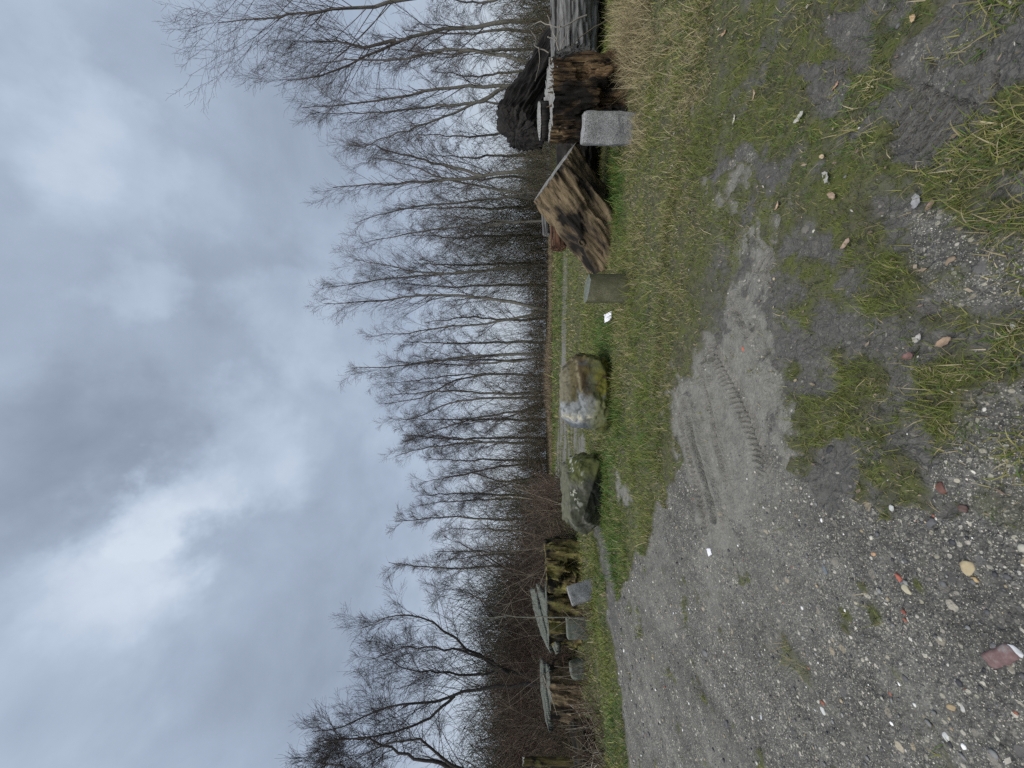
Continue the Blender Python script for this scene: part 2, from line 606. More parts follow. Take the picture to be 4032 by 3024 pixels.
MUDS = [[(3280, 0), (3400, 0), (3480, 80), (3480, 280), (3330, 280), (3260, 130)],
        [(3490, 380), (3560, 400), (3700, 450), (3790, 520), (3770, 640), (3640, 690), (3500, 640), (3470, 480)],
        [(3590, 160), (3800, 0), (4100, -60), (4200, 250), (3960, 380), (3900, 560), (3770, 560), (3640, 430), (3560, 300)],
        [(3150, 290), (3290, 250), (3350, 330), (3300, 430), (3180, 440)],
        [(2810, 720), (2850, 640), (2920, 610), (3080, 650), (3090, 730), (2990, 740), (2960, 690), (2880, 700)],
        [(2690, 1480), (2730, 1470), (2745, 1560), (2735, 1640), (2700, 1630), (2680, 1560)],
        [(3230, 1740), (3330, 1720), (3380, 1900), (3330, 2010), (3240, 2000), (3180, 1890)],
        [(2330, 2050), (2370, 2060), (2400, 2200), (2440, 2420), (2420, 2500), (2390, 2300), (2350, 2130)]]
NEARGRAV = [[(3560, 830), (3700, 790), (3900, 820), (4300, 900), (4300, 1180), (3960, 1170), (3700, 1180), (3600, 1040)],
            [(3850, 1500), (4200, 1420), (4200, 2300), (3700, 2000), (3780, 1700)]]
PATH = [(2232, 0), (2238, 900), (2229, 1400), (2250, 1600), (2310, 1750), (2335, 1830), (2300, 1900), (2215, 1940), (2190, 1990), (2178, 2100), (2178, 2500), (2171, 2500), (2175, 2100), (2185, 1900), (2198, 1700), (2212, 1400), (2225, 900), (2222, 0)]


def zones(X, Y):
    """grass density, sand, mud, path at world points"""
    d = np.hypot(X, Y)
    wx = X + (fbm(X * 3.1, Y * 3.1, seed=3, oct=4) - 0.5) * np.minimum(0.42, 0.07 * d + 0.08)
    wy = Y + (fbm(X * 3.1 + 40, Y * 3.1, seed=5, oct=4) - 0.5) * np.minimum(0.5, 0.07 * d + 0.08)
    wx = wx + (vnoise(X * 22, Y * 22, seed=8) - .5) * 0.05
    px, py = proj(wx, wy)
    front = Y > 0.4
    g = np.ones(X.shape)
    clump = fbm(X * 5.2, Y * 5.2, seed=21, oct=4)
    fine = fbm(X * 13, Y * 13, seed=23, oct=3)
    lowr = 0.055 * smooth(1300, 700, py) + 0.015
    mixed = smooth(0.44, 0.60, clump * 0.65 + fine * 0.35 + lowr)
    near = smooth(2660, 2860, px + (py - 1400) * 0.10)
    g = 1 * (1 - near) + near * (0.07 + 0.85 * mixed)
    bare = smooth(0.5, 0.62, fbm(X * 1.7, Y * 1.7, seed=31, oct=4) * 0.6 + fine * 0.4)
    g = np.where((px < 2720), g * (1 - 0.55 * bare), g)
    grassy_left = smooth(3600, 4100, px) * smooth(1500, 1900, py)
    gv_ = inpoly(px, py, GRAVEL)
    ng = np.zeros(X.shape, bool)
    for q in NEARGRAV:
        ng |= inpoly(px, py, q)
    g = np.where(ng, g * 0.18, g)
    sprout = smooth(0.72, 0.80, fbm(X * 5.5, Y * 5.5, seed=51, oct=3)) * 0.35
    g = np.where(gv_, sprout, g)
    sand_ = np.zeros(X.shape)
    offs = [(0, 0), (.11, .03), (-.08, .08), (-.05, -.12), (.06, -.09), (.02, .14), (.24, .0), (-.2, .12), (.1, -.24), (-.14, -.2), (.0, .28), (-.27, -.02), (.2, .2)]
    for ox, oy in offs:
        qx, qy = proj(wx + ox, wy + oy)
        one = np.zeros(X.shape, bool)
        for q in SANDS:
            one |= inpoly(qx, qy, q)
        sand_ += one / len(offs)
    sand_ = smooth(0.30, 1.0, sand_ * 1.15 + (fine - .5) * 0.8 + (clump - .5) * 1.1)
    g = g * (1 - 0.94 * smooth(0.15, 0.5, sand_))
    # pale sandy drift inside the gravel
    drift = np.exp(-((px - 2790 - (py - 2000) * 0.05) / 45.0) ** 2) * smooth(2600, 2200, py) * smooth(1850, 2000, py)
    drift = np.maximum(drift, 0.5 * smooth(0.5, 0.66, fbm(X * 1.4 + 9, Y * 1.4, seed=61, oct=4)) * gv_)
    sand_ = np.maximum(sand_ * (0.75 + 0.25 * fine), drift * (0.4 + 0.6 * fine))
    mud_ = np.zeros(X.shape)
    inm = np.zeros(X.shape, bool)
    for q in MUDS:
        iq = inpoly(px, py, q)
        inm |= iq
        mud_ = np.maximum(mud_, iq * smooth(0.2, 0.55, fine) * 0.9)
    g = np.where(inm, g * 0.06, g)
    dark = near * (1 - mixed) * 0.8 * (~gv_) * (~ng) * (sand_ < 0.4)
    mud_ = np.maximum(mud_, dark)
    mud_ = mud_ * (sand_ < 0.55)
    path = inpoly(px, py, PATH)
    streak = smooth(0.5, 0.62, fbm(X * 0.35, Y * 2.6, seed=71, oct=4))
    wide = smooth(1500, 1650, py)
    g = np.where(path, wide * streak * 0.5, g)
    sand_ = np.where(path, (0.30 + 0.25 * smooth(900, 1500, py)) * (1 - streak * wide), sand_)
    g = np.where(path & (py < 1350), 0.25 + 0.5 * streak, g)
    mud_ = np.where(path, 0, mud_)
    g = np.where(front, g, 0.3)
    sand_ = np.where(front, sand_, 0)
    mud_ = np.where(front, mud_, 0)
    return g, sand_, mud_, gv_, px, py


# tyre treads and boot prints pressed into the ground: (points, half width m, bar spacing m, depth m, style)
TREADS = [([(2770, 1310), (2832, 1425), (2880, 1520), (2930, 1630), (2985, 1770), (3040, 1960)], 0.085, 0.042, 0.045, 'chevron'),
          ([(2715, 1590), (2738, 1680), (2755, 1760), (2790, 1900), (2830, 2030)], 0.05, 0.0, 0.069, 'rut'),
          ([(2770, 1450), (2790, 1540), (2812, 1640), (2830, 1755), (2870, 1900)], 0.025, 0.0, 0.0368, 'rut'),
          ([(2655, 1560), (2680, 1650), (2705, 1750), (2725, 1860), (2760, 2010), (2810, 2180)], 0.075, 0.042, 0.036, 'chevron'),
          ([(2990, 1000), (3040, 1090)], 0.10, 0.044, 0.035, 'bars'),
          ([(2890, 1170), (2950, 1310)], 0.03, 0.0, 0.0322, 'rut'),
          ([(2960, 1280), (2985, 1330)], 0.06, 0.034, 0.0276, 'bars'),
          ([(3515, 420), (3600, 470), (3700, 520), (3770, 560)], 0.085, 0.042, 0.06, 'bars'),
          ([(3290, 215), (3340, 225), (3440, 250)], 0.06, 0.036, 0.045, 'bars'),
          ([(3200, 370), (3300, 330)], 0.06, 0.036, 0.042, 'bars'),
          ([(3830, 420), (3960, 330)], 0.08, 0.042, 0.05, 'bars'),
          ([(3590, 330), (3680, 300)], 0.06, 0.040, 0.045, 'bars')]
TRW = [(np.asarray([G(*q)[:2] for q in pts]), hw, spc, dep, st) for pts, hw, spc, dep, st in TREADS]


def height(X, Y, detail=True, z=None):
    d = np.hypot(X, Y)
    h = (fbm(X * 0.5, Y * 0.5, seed=91, oct=3) - 0.5) * 0.10 * smooth(2, 7, d)
    h = h + (fbm(X * 2.3, Y * 2.3, seed=93, oct=4) - 0.5) * 0.05
    if not detail:
        return h
    g, sa, mu, gv_, px, py = z if z is not None else zones(X, Y)
    rel = (fbm(X * 15, Y * 15, seed=95, oct=3) - 0.5) * (0.018 + 0.032 * g + 0.03 * mu) * (1 - 0.6 * (sa > .4))
    rel = rel + (fbm(X * 60, Y * 60, seed=97, oct=2) - 0.5) * (0.012 * (sa < .4) + 0.005)
    h = h + 0.02 * g
    pressed = np.zeros(X.shape)
    for pts, hw, spc, dep, st in TRW:
        lo, hi = pts.min(0) - 0.3, pts.max(0) + 0.3
        k = (X > lo[0]) & (X < hi[0]) & (Y > lo[1]) & (Y < hi[1])
        if not k.any():
            continue
        x_, y_ = X[k], Y[k]
        best = np.full(x_.shape, 9.0)
        sb = np.zeros(x_.shape)
        wb = np.zeros(x_.shape)
        s0 = 0.0
        tot = np.sum(np.linalg.norm(np.diff(pts, axis=0), axis=1))
        for p0, p1 in zip(pts[:-1], pts[1:]):
            dv = p1 - p0
            ln = np.linalg.norm(dv)
            dv = dv / ln
            ss = (x_ - p0[0]) * dv[0] + (y_ - p0[1]) * dv[1]
            sc_ = np.clip(ss, 0, ln)
            ex = x_ - p0[0] - dv[0] * sc_
            ey = y_ - p0[1] - dv[1] * sc_
            dd = np.hypot(ex, ey)
            u = dd < best
            best = np.where(u, dd, best)
            sb = np.where(u, s0 + sc_, sb)
            wb = np.where(u, -dv[1] * ex + dv[0] * ey, wb)
            s0 += ln
        wob_ = (vnoise(x_ * 30, y_ * 30, seed=99) - .5)
        edge = smooth(hw * 1.15, hw * 0.8, best + wob_ * 0.02) * smooth(0, 0.05 + 0.3 * min(tot, 1) * (st != 'bars'), sb) * smooth(0, 0.05 + 0.3 * min(tot, 1) * (st != 'bars'), tot - sb)
        fade = 0.45 + 0.55 * smooth(0.25, 0.5, vnoise(x_ * 6, y_ * 6, seed=103))
        if st == 'bars':
            bar = smooth(0.45, 0.65, 0.5 + 0.5 * np.sin(2 * math.pi * sb / spc + wob_ * 0.9))
            dz = -dep * edge * (0.35 + bar * fade)
        elif st == 'chevron':
            bar = smooth(0.3, 0.8, 0.5 + 0.5 * np.sin(2 * math.pi * (sb + np.abs(wb) * 0.6) / spc + wob_ * 1.5)) * smooth(0.012, 0.02, np.abs(wb)) * (0.3 + 0.7 * fade)
            gro = smooth(0.012, 0.004, np.abs(wb))
            dz = -dep * edge * (0.15 + bar * 0.9 + gro * 1.1)
        else:
            dz = -dep * edge + dep * 0.7 * smooth(hw * 0.9, hw * 1.3, best) * smooth(hw * 2.4, hw * 1.4, best)
        h[k] = h[k] + dz
        pressed[k] = np.maximum(pressed[k], edge)
    return h + rel * (1 - 0.85 * pressed)


# the sheet: rings around the camera, dense where the camera looks
r_ = np.concatenate([[0.02, 0.25, 0.5, 0.75, 0.95], np.geomspace(1.08, 4.2, 420), np.geomspace(4.23, 32, 150), np.geomspace(34, 900, 22)])
half = math.radians(56)
th = np.concatenate([np.linspace(-half, half, 570), np.linspace(half, 2 * math.pi - half, 48)[1:-1]])
TH, RR = np.meshgrid(th, r_)
X, Y = RR * np.sin(TH), RR * np.cos(TH)
zz = zones(X, Y)
Hg = height(X, Y, True, zz)
Hg = np.where(RR > 34, 0, Hg)
far_front = smooth(math.radians(75), math.radians(60), np.abs(np.angle(np.exp(1j * TH))))
Hg = Hg - 2.2 * smooth(22.5, 27, RR) * far_front
Hg = np.where((RR > 300), -2.2, Hg)
nr, na = X.shape
idx = np.arange(nr * na).reshape(nr, na)
a_ = idx[:-1]
b_ = idx[1:]
Q = np.stack([a_, b_, np.roll(b_, -1, 1), np.roll(a_, -1, 1)], -1).reshape(-1, 4)
msk = np.stack([smooth(0.0, 0.40, zz[0]), np.clip(zz[1], 0, 1), np.clip(zz[2], 0, 1)], -1).reshape(-1, 3)
Q = Q[:, ::-1]
me = mesh_np('ground', np.stack([X, Y, Hg], -1).reshape(-1, 3), [Q], mask=msk)
link('ground', me, M['ground'], kind='structure', label='trampled muddy ground with sandy tyre tracks and dark gravel')


wa, wt, wb_ = mat_new('guessed_lake_water')  # guessed water sheet, added to show pale sky low between the trunks
wb_.inputs['Base Color'].default_value = (0.03, 0.04, 0.045, 1)
wb_.inputs['Roughness'].default_value = 0.08
wb_.inputs['Specular IOR Level'].default_value = 0.5
bump(wt, wb_, tnoise(wt, mapv(wt, (1, 1, 1)), 1.2, 4), 0.12, 0.05)
wr = np.array([23.0, 30, 45, 80, 160, 320, 880])
wth = np.linspace(-math.radians(70), math.radians(70), 60)
WT, WR = np.meshgrid(wth, wr)
wi = np.arange(WT.size).reshape(WT.shape)
Qw = np.stack([wi[:-1, :-1], wi[1:, :-1], wi[1:, 1:], wi[:-1, 1:]], -1).reshape(-1, 4)[:, ::-1]
link('guessed_lake', mesh_np('guessed_lake', np.stack([WR * np.sin(WT), WR * np.cos(WT), np.full(WT.shape, -1.3)], -1).reshape(-1, 3), [Qw]), wa, kind='structure', label='pale still water guessed behind the row of birches, added to reflect the sky')


def hz_at(x, y):
    X_ = np.atleast_1d(np.asarray(x, float))
    Y_ = np.atleast_1d(np.asarray(y, float))
    r = height(X_, Y_)
    return r if np.ndim(x) else float(r[0])


# ------------------------------------------------------------------ solids
def frame_matrix(loc, zaxis, xhint=(0, 1, 0)):
    z = Vector(zaxis).normalized()
    x_ = Vector(xhint)
    x_ = (x_ - z * x_.dot(z)).normalized()
    y_ = z.cross(x_)
    mm = Matrix.Identity(4)
    for i in range(3):
        mm[i][0], mm[i][1], mm[i][2], mm[i][3] = x_[i], y_[i], z[i], loc[i]
    return mm


def log_side(R, Lh, nth=150, nz=70, seed=0, groove=0.05, gfreq=5.0, lump=0.06, taper=0.0, flare=0.0, skew=(0, 0), topn=0.0, holes=(), butt=0.0):
    """side of a log along local +z from 0 to Lh; returns verts, quads, top ring, bottom ring"""
    tt = np.linspace(0, 1, nz)
    ang = np.linspace(0, 2 * math.pi, nth, endpoint=False)
    A, T = np.meshgrid(ang, tt)
    ca, sa = np.cos(A), np.sin(A)
    rad = R * (1 - taper * T + flare * (1 - T) ** 3)
    rad = rad * (1 + lump * 2 * (fbm(ca * 1.3 + 5, sa * 1.3, T * 1.2, 3, seed) - 0.5))
    gr = fbm(ca * gfreq + 9, sa * gfreq, T * 1.6 * Lh, 4, seed + 3)
    ridge = 1 - np.abs(2 * gr - 1)
    rad = rad - groove * smooth(0.55, 0.98, ridge)
    rad = rad + groove * 0.5 * (fbm(ca * gfreq * 3, sa * gfreq * 3, T * 5 * Lh, 3, seed + 9) - 0.5)
    for (ha, ht, hr, hh_, hd) in holes:
        da = np.angle(np.exp(1j * (A - ha)))
        q = np.hypot(da * R / hr, (T - ht) * Lh / hh_) + (fbm(ca * 6, sa * 6, T * 6, 3, seed + 21) - .5) * 0.9
        rad = rad - hd * smooth(1.05, 0.75, q)
    Z = T * Lh
    xx, yy = rad * ca, rad * sa
    off = skew[0] * xx + skew[1] * yy + topn * (fbm(ca * 3, sa * 3, 0, 4, seed + 31) - .5) * 2
    Z = Z + off * T ** 1.5
    if butt:
        Z = Z + butt * (fbm(ca * 3, sa * 3, 7, 3, seed + 41) - .5) * (1 - T) ** 2
    V = np.stack([xx, yy, Z], -1)
    idx = np.arange(nz * nth).reshape(nz, nth)
    a = idx[:-1]
    b2 = idx[1:]
    Q = np.stack([a, np.roll(a, -1, 1), np.roll(b2, -1, 1), b2], -1).reshape(-1, 4)
    return V.reshape(-1, 3), Q, V[-1], V[0]


def cap(ring, up=True, seed=0, relief=0.02, inset=0.0, nr=22, crackn=5, crackd=0.05, dome=0.0):
    """disc filling a ring, with cracks and relief; a few mm proud of the log"""
    n = len(ring)
    c = ring.mean(0)
    fr = np.linspace(0, 1, nr)
    fr[-1] = 1.0
    V = c[None, None, :] * (1 - fr[:, None, None]) + ring[None] * fr[:, None, None]
    xx, yy = V[..., 0], V[..., 1]
    R = np.hypot(ring[:, 0] - c[0], ring[:, 1] - c[1]).mean()
    dz = relief * (fbm(xx * 5 / R, yy * 5 / R, 0, 4, seed) - .5) * 2 * (1 - fr[:, None] ** 6)
    dz += dome * (1 - fr[:, None] ** 2)
    ang = np.arctan2(yy - c[1], xx - c[0])
    rr = np.hypot(xx - c[0], yy - c[1]) / R
    g = np.random.default_rng(seed)
    for _ in range(crackn):
        a0 = g.uniform(-math.pi, math.pi)
        da = np.abs(np.angle(np.exp(1j * (ang - a0 - 0.3 * (fbm(rr * 4, rr * 0, 0, 2, seed + _) - .5)))))
        wdt = g.uniform(0.02, 0.05)
        dz -= crackd * smooth(wdt, wdt * 0.3, da * rr) * smooth(g.uniform(.05, .4), .6, rr)
    V = V.copy()
    s = 1 if up else -1
    V[..., 2] += s * (dz + 0.003)
    idx = np.arange(nr * n).reshape(nr, n)
    a, b2 = idx[:-1], idx[1:]
    Q = np.stack([a, b2, np.roll(b2, -1, 1), np.roll(a, -1, 1)], -1).reshape(-1, 4)
    if not up:
        Q = Q[:, ::-1]
    Vf = V.reshape(-1, 3)
    return Vf, Q


def stump_from(yl, yr, xb):
    """centre, radius of an upright cylinder seen between picture rows yl..yr standing on the ground at xb"""
    a1, a2 = math.atan((1512 - yl) / F), math.atan((1512 - yr) / F)
    mid, hw = (a1 + a2) / 2, abs(a1 - a2) / 2
    dep = G(xb, (yl + yr) / 2)[1]
    rad = dep / math.cos(mid)
    D = rad / (1 - math.sin(hw))
    return np.array([D * math.sin(mid), D * math.cos(mid)]), D * math.sin(hw), dep


def plank(name, pts, th, mat, parent, seed=0, res=14, rough=0.02, lean=None):
    """an irregular slab: outline pts (n,2) in the local XY plane, thickness th downward"""
    pts = np.asarray(pts, float)
    k = len(pts)
    seg = []
    g = np.random.default_rng(seed)
    for i in range(k):
        p0, p1 = pts[i], pts[(i + 1) % k]
        for j in range(res):
            seg.append(p0 + (p1 - p0) * j / res + g.normal(0, rough * 0.35, 2))
    ring = np.array(seg)
    n = len(ring)
    c = ring.mean(0)
    fr = np.array([0, .35, .7, .93, 1.0])
    top = c + (ring - c)[None] * fr[:, None, None]
    zt = (fbm(top[..., 0] * 9, top[..., 1] * 9, 0, 3, seed) - .5) * rough - 0.012 * (fr[:, None] ** 8)
    V = [np.concatenate([top, zt[..., None]], -1).reshape(-1, 3)]
    low = np.concatenate([ring * 0.985 + c * 0.015, (-th + (fbm(ring[:, 0] * 7, ring[:, 1] * 7, 3, 3, seed) - .5) * rough * 2)[:, None]], 1)
    V.append(low)
    V.append(np.array([[c[0], c[1], -th]]))
    V = np.concatenate(V)
    m_ = len(fr)
    idx = np.arange(m_ * n).reshape(m_, n)
    a, b2 = idx[:-1], idx[1:]
    Q = [np.stack([a, b2, np.roll(b2, -1, 1), np.roll(a, -1, 1)], -1).reshape(-1, 4)]
    lo = np.arange(n) + m_ * n
    hi = idx[-1]
    Q.append(np.stack([hi, lo, np.roll(lo, -1), np.roll(hi, -1)], -1))
    cc = m_ * n + n
    tri = np.stack([lo, np.full(n, cc), np.roll(lo, -1)], -1)
    return link(name, mesh_np(name, V, [np.concatenate(Q), tri], sm=False), mat, parent)


def branchy(name, label, cat, lines, r0, r1, colr, mat='twig'):
    o0 = np.asarray(lines[0][0], float)
    root_ = thing(name, label, cat, tuple(o0))
    for i, l_ in enumerate(lines):
        link('main_stem' if i == 0 else 'side_twig', stick_mesh([[np.asarray(q) - o0 for q in l_]], r0 if i == 0 else r0 * .75, r1, 5, colr), M[mat], root_)
    return root_


def stick_mesh(lines, r0, r1, sides=5, col=(0.2, 0.18, 0.15), k=10):
    parts = []
    for ln in lines:
        p = resample(ln, k)
        g = np.random.default_rng(int(abs(p.sum() * 997)) % 99999)
        p[1:-1] += g.normal(0, r0 * 0.5, (k - 2, 3))
        parts.append(tubes(p[None], np.linspace(r0, r1, k)[None], sides))
    V, Fs = merge(parts)
    return mesh_np('stick', V, Fs, col=np.tile(col, (len(V), 1)))


# ---- big cut stump by the granite block
c2, R, dep = stump_from(204, 577, 2488)
st = thing('tree_stump', 'broad brown rotten stump with flat grey cut top behind the granite block', 'tree stump', (c2[0], c2[1], -0.05))
hgt = 1.13
V, Q, top, bot = log_side(R, hgt, 260, 80, 3, groove=0.12, gfreq=7.5, lump=0.10, taper=0.06, flare=0.12, topn=0.022, skew=(0.05, 0.065),
                          holes=[(-2.0, 0.18, 0.30, 0.28, 0.16), (-1.45, 0.62, 0.12, 0.10, 0.10), (-2.55, 0.45, 0.10, 0.25, 0.08)])
link('trunk', mesh_np('trunk', V, [Q]), M['stump'], st)
V, Q = cap(top, True, 5, 0.018, crackn=7, crackd=0.06)
link('cut_face', mesh_np('cut_face', V, [Q]), M['cut'], st)
# raised sawn step at the back and a thin overhanging sheet of wood
cut_dir = math.atan2(c2[1], c2[0])


def loc2(u, v):      # u to the right as seen by the camera, v away from it
    e1 = np.array([math.sin(cut_dir), -math.cos(cut_dir)])
    e2 = np.array([math.cos(cut_dir), math.sin(cut_dir)])
    return u * e1 + v * e2


s1 = plank('sawn_step', [loc2(*q) for q in [(-0.49, -0.02), (-0.38, -0.16), (-0.02, -0.12), (0.02, 0.2), (-0.1, 0.44), (-0.36, 0.36)]], 0.12, M['blackbark'], st, 4)
s1.location = (0, 0, hgt + 0.125)
s1.rotation_euler = (0.03, -0.05, 0)
tp = plank('step_cut_face', [loc2(*q) for q in [(-0.485, -0.025), (-0.38, -0.155), (-0.025, -0.115), (0.015, 0.2), (-0.1, 0.43), (-0.36, 0.355)]], 0.02, M['cut'], st, 4)
tp.location = (0, 0, hgt + 0.148)
tp.rotation_euler = (0.03, -0.05, 0)
g_ = np.random.default_rng(5)
for i in range(7):
    u = g_.uniform(-0.35, 0.45)
    b0 = loc2(u, -0.42 + g_.uniform(0, .1))
    o = link('splinter', stick_mesh([[(b0[0], b0[1], hgt - 0.02), (b0[0] + g_.normal(0, .02), b0[1] + g_.normal(0, .02), hgt + g_.uniform(0.02, 0.06))]], 0.016, 0.004, 4, (0.10, 0.075, 0.05), 4), M['twig'], st)

# ---- granite block in front of it
def block(name, label, loc, size, yaw, tilt=(0, 0), mat='granite', seed=0, rnd=0.03, group=None, wob=0.015):
    n = 22
    import itertools as it
    Vs, Qs, base = [], [], 0
    sx, sy, sz = size
    lin = np.linspace(-1, 1, n)
    A, B = np.meshgrid(lin, lin)
    Gd = np.arange(n * n).reshape(n, n)
    q = np.stack([Gd[:-1, :-1], Gd[:-1, 1:], Gd[1:, 1:], Gd[1:, :-1]], -1).reshape(-1, 4)
    for ax in range(3):
        for s in (-1, 1):
            p = np.zeros((n, n, 3))
            p[..., ax] = s
            p[..., (ax + 1) % 3] = A
            p[..., (ax + 2) % 3] = B
            Vs.append(p.reshape(-1, 3))
            Qs.append((q if s > 0 else q[:, ::-1]) + base)
            base += n * n
    V = np.concatenate(Vs)
    half_ = np.array([sx / 2, sy / 2, sz / 2])
    V = V * half_
    core = np.clip(V, -(half_ - rnd), half_ - rnd)
    dlt = V - core
    ln = np.linalg.norm(dlt, axis=1, keepdims=True) + 1e-9
    V = core + dlt / ln * np.minimum(ln, rnd)
    nn = np.stack([fbm(V[:, 0] * 5 + k * 7, V[:, 1] * 5, V[:, 2] * 5, 4, seed + k) - .5 for k in range(3)], 1)
    V = V + nn * wob * 2
    V[:, 2] += sz / 2
    me_ = mesh_np(name, V, [np.concatenate(Qs)])
    o = link(name, me_, M[mat], None, label, 'stone block' if 'block' in name else 'bollard', group)
    mm = Matrix.Translation(loc) @ Matrix.Rotation(yaw, 4, 'Z') @ Matrix.Rotation(tilt[0], 4, 'X') @ Matrix.Rotation(tilt[1], 4, 'Y')
    o.matrix_world = mm
    return o


p = G(2505, 507)
yaw = -math.atan2(p[0], p[1])
block('granite_block', 'upright pale speckled granite block in front of the broad cut stump', (p[0] + .06, p[1] + .1, -0.06), (0.36, 0.24, 0.745), yaw + 0.12, (0.0, 0.02), 'granite', 3, 0.022, wob=0.022)

# ---- mossy round concrete post
c2, R, dep = stump_from(1078, 1196, 2492)
me_parts = []
ro = thing('stone_post', 'squat round mossy concrete post with slanted top beside the leaning log', 'bollard', (c2[0], c2[1], -0.04), None)
V, Q, top, bot = log_side(R, 0.615, 90, 40, 12, groove=0.006, gfreq=5, lump=0.05, taper=0.02, skew=(-0.10, 0.05), topn=0.012)
link('shaft', mesh_np('shaft', V, [Q]), M['concrete'], ro)
V, Q = cap(top, True, 3, 0.012, crackn=0, dome=0.008)
link('top_face', mesh_np('top_face', V, [Q]), M['granite_moss'], ro)

# ---- leaning log
A3, B3 = P(2083, 777, 6.30), P(2315, 1076, 6.88)
ax = (A3 - B3)
Ll = np.linalg.norm(ax)
ax /= Ll
Rl = 0.53
vw = (A3 + B3) / 2 - np.array([0, 0, CH])
perp = np.cross(ax, vw)          # down and to the right in the picture
perp /= np.linalg.norm(perp)
perp = perp if perp[2] < 0 else -perp
ext = 0.25
base = B3 + perp * Rl - ax * 0.02
mm = frame_matrix(base, ax, perp)
lg = thing('leaning_log', 'thick barkless brown log leaning up to the right with a grey sawn end', 'log', matrix=mm)
V, Q, top, bot = log_side(Rl, Ll + 0.02, 180, 80, 23, groove=0.06, gfreq=4.2, lump=0.07, taper=-0.02, skew=(0.20, 0.0), topn=0.01, butt=0.1,
                          holes=[(-1.9, 0.35, 0.07, 0.35, 0.05), (-1.2, 0.55, 0.10, 0.4, 0.07), (-2.35, 0.62, 0.05, 0.3, 0.04)])
link('trunk', mesh_np('trunk', V, [Q]), M['log'], lg)
V, Q = cap(top, True, 8, 0.012, crackn=8, crackd=0.05)
link('cut_face', mesh_np('cut_face', V, [Q]), M['cut'], lg)
V, Q = cap(bot, False, 9, 0.03, crackn=5)
link('butt_face', mesh_np('butt_face', V, [Q]), M['stump'], lg)
# a branch knot on the visible side
kn_a = np.linspace(0, 2 * math.pi, 26)
kn = np.array([[0, math.cos(q) * 0.045, math.sin(q) * 0.055] for q in kn_a])
kr = np.linalg.norm(V[0] * 0) + Rl * 1.0
ka = math.radians(-128)
kp = np.array([math.cos(ka), math.sin(ka)]) * (Rl - 0.02)
e_t = np.array([-math.sin(ka), math.cos(ka)])
ring = np.array([[kp[0] + e_t[0] * q[1], kp[1] + e_t[1] * q[1], 0.36 * Ll + q[2]] for q in kn])
V, Q = tubes(ring[None], np.full((1, 26), 0.014), 6)
link('knot', mesh_np('knot', V, [Q]), M['log'], lg)

# ---- black fallen trunk behind the broad stump, leaning up to the left
Yd = 7.3
pa, pb = P(2330, 60, Yd + .3), P(2040, 512, Yd)
ax = pb - pa
Ld = np.linalg.norm(ax)
ax /= Ld
mm = frame_matrix(pa, ax, (0, 0, -1))
fd = thing('fallen_trunk', 'black charred trunk leaning up to the left behind the broad cut stump', 'tree trunk', matrix=mm)
V, Q, top, bot = log_side(0.56, Ld, 170, 90, 41, groove=0.07, gfreq=6, lump=0.24, taper=0.08, topn=0.09, butt=0.1)
# the root end swells to a blunt lumpy head
T = V[:, 2] / Ld
head = smooth(0.72, 0.86, T) * smooth(1.12, 0.98, T)
V[:, :2] *= (1 + 0.10 * head)[:, None]
top = V[-170:]
link('trunk', mesh_np('trunk', V, [Q]), M['blackbark'], fd)
V, Q = cap(top, True, 45, 0.06, crackn=6, crackd=0.05, dome=0.12)
link('broken_end', mesh_np('broken_end', V, [Q]), M['blackbark'], fd)

# ---- long grey log lying off to the right
Yg = 6.9
pa, pb = P(2262, 245, Yg), P(2258, -420, Yg - 0.3)
ax = pb - pa
Lg_ = np.linalg.norm(ax)
ax /= Lg_
mm = frame_matrix(pa, ax, (0, 0, 1))
gl = thing('grey_log', 'long weathered grey barkless log lying on its side beside the broad cut stump', 'log', matrix=mm)
V, Q, top, bot = log_side(0.45, Lg_, 150, 90, 57, groove=0.055, gfreq=5, lump=0.13, taper=-0.05)
link('trunk', mesh_np('trunk', V, [Q]), M['greylog'], gl)
V, Q = cap(top, True, 2)
link('cut_face', mesh_np('cut_face', V, [Q]), M['cut'], gl)
V, Q = cap(bot, False, 3)
link('butt_face', mesh_np('butt_face', V, [Q]), M['greylog'], gl)

pa, pb = P(2330, 770, 7.3), P(2300, 520, 7.0)  # black log added to keep the gap under the leaning log dark
ax = pb - pa
Lk = np.linalg.norm(ax)
mm = frame_matrix((pa[0], pa[1], 0.36), (ax[0], ax[1], 0.12), (0, 0, 1))
kl = thing('old_log', 'black rotten log added to fill the dark gap between the broad stump and leaning log', 'log', matrix=mm)
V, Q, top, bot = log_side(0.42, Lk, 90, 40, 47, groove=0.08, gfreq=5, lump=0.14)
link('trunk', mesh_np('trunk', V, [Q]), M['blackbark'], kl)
V, Q = cap(bot, False, 47, 0.05)
link('broken_end', mesh_np('broken_end', V, [Q]), M['blackbark'], kl)

# dead branches in front of the black trunk
def px_lines(lines, Y):
    return [[P(x, y, Y + dy) for (x, y, dy) in ln] for ln in lines]


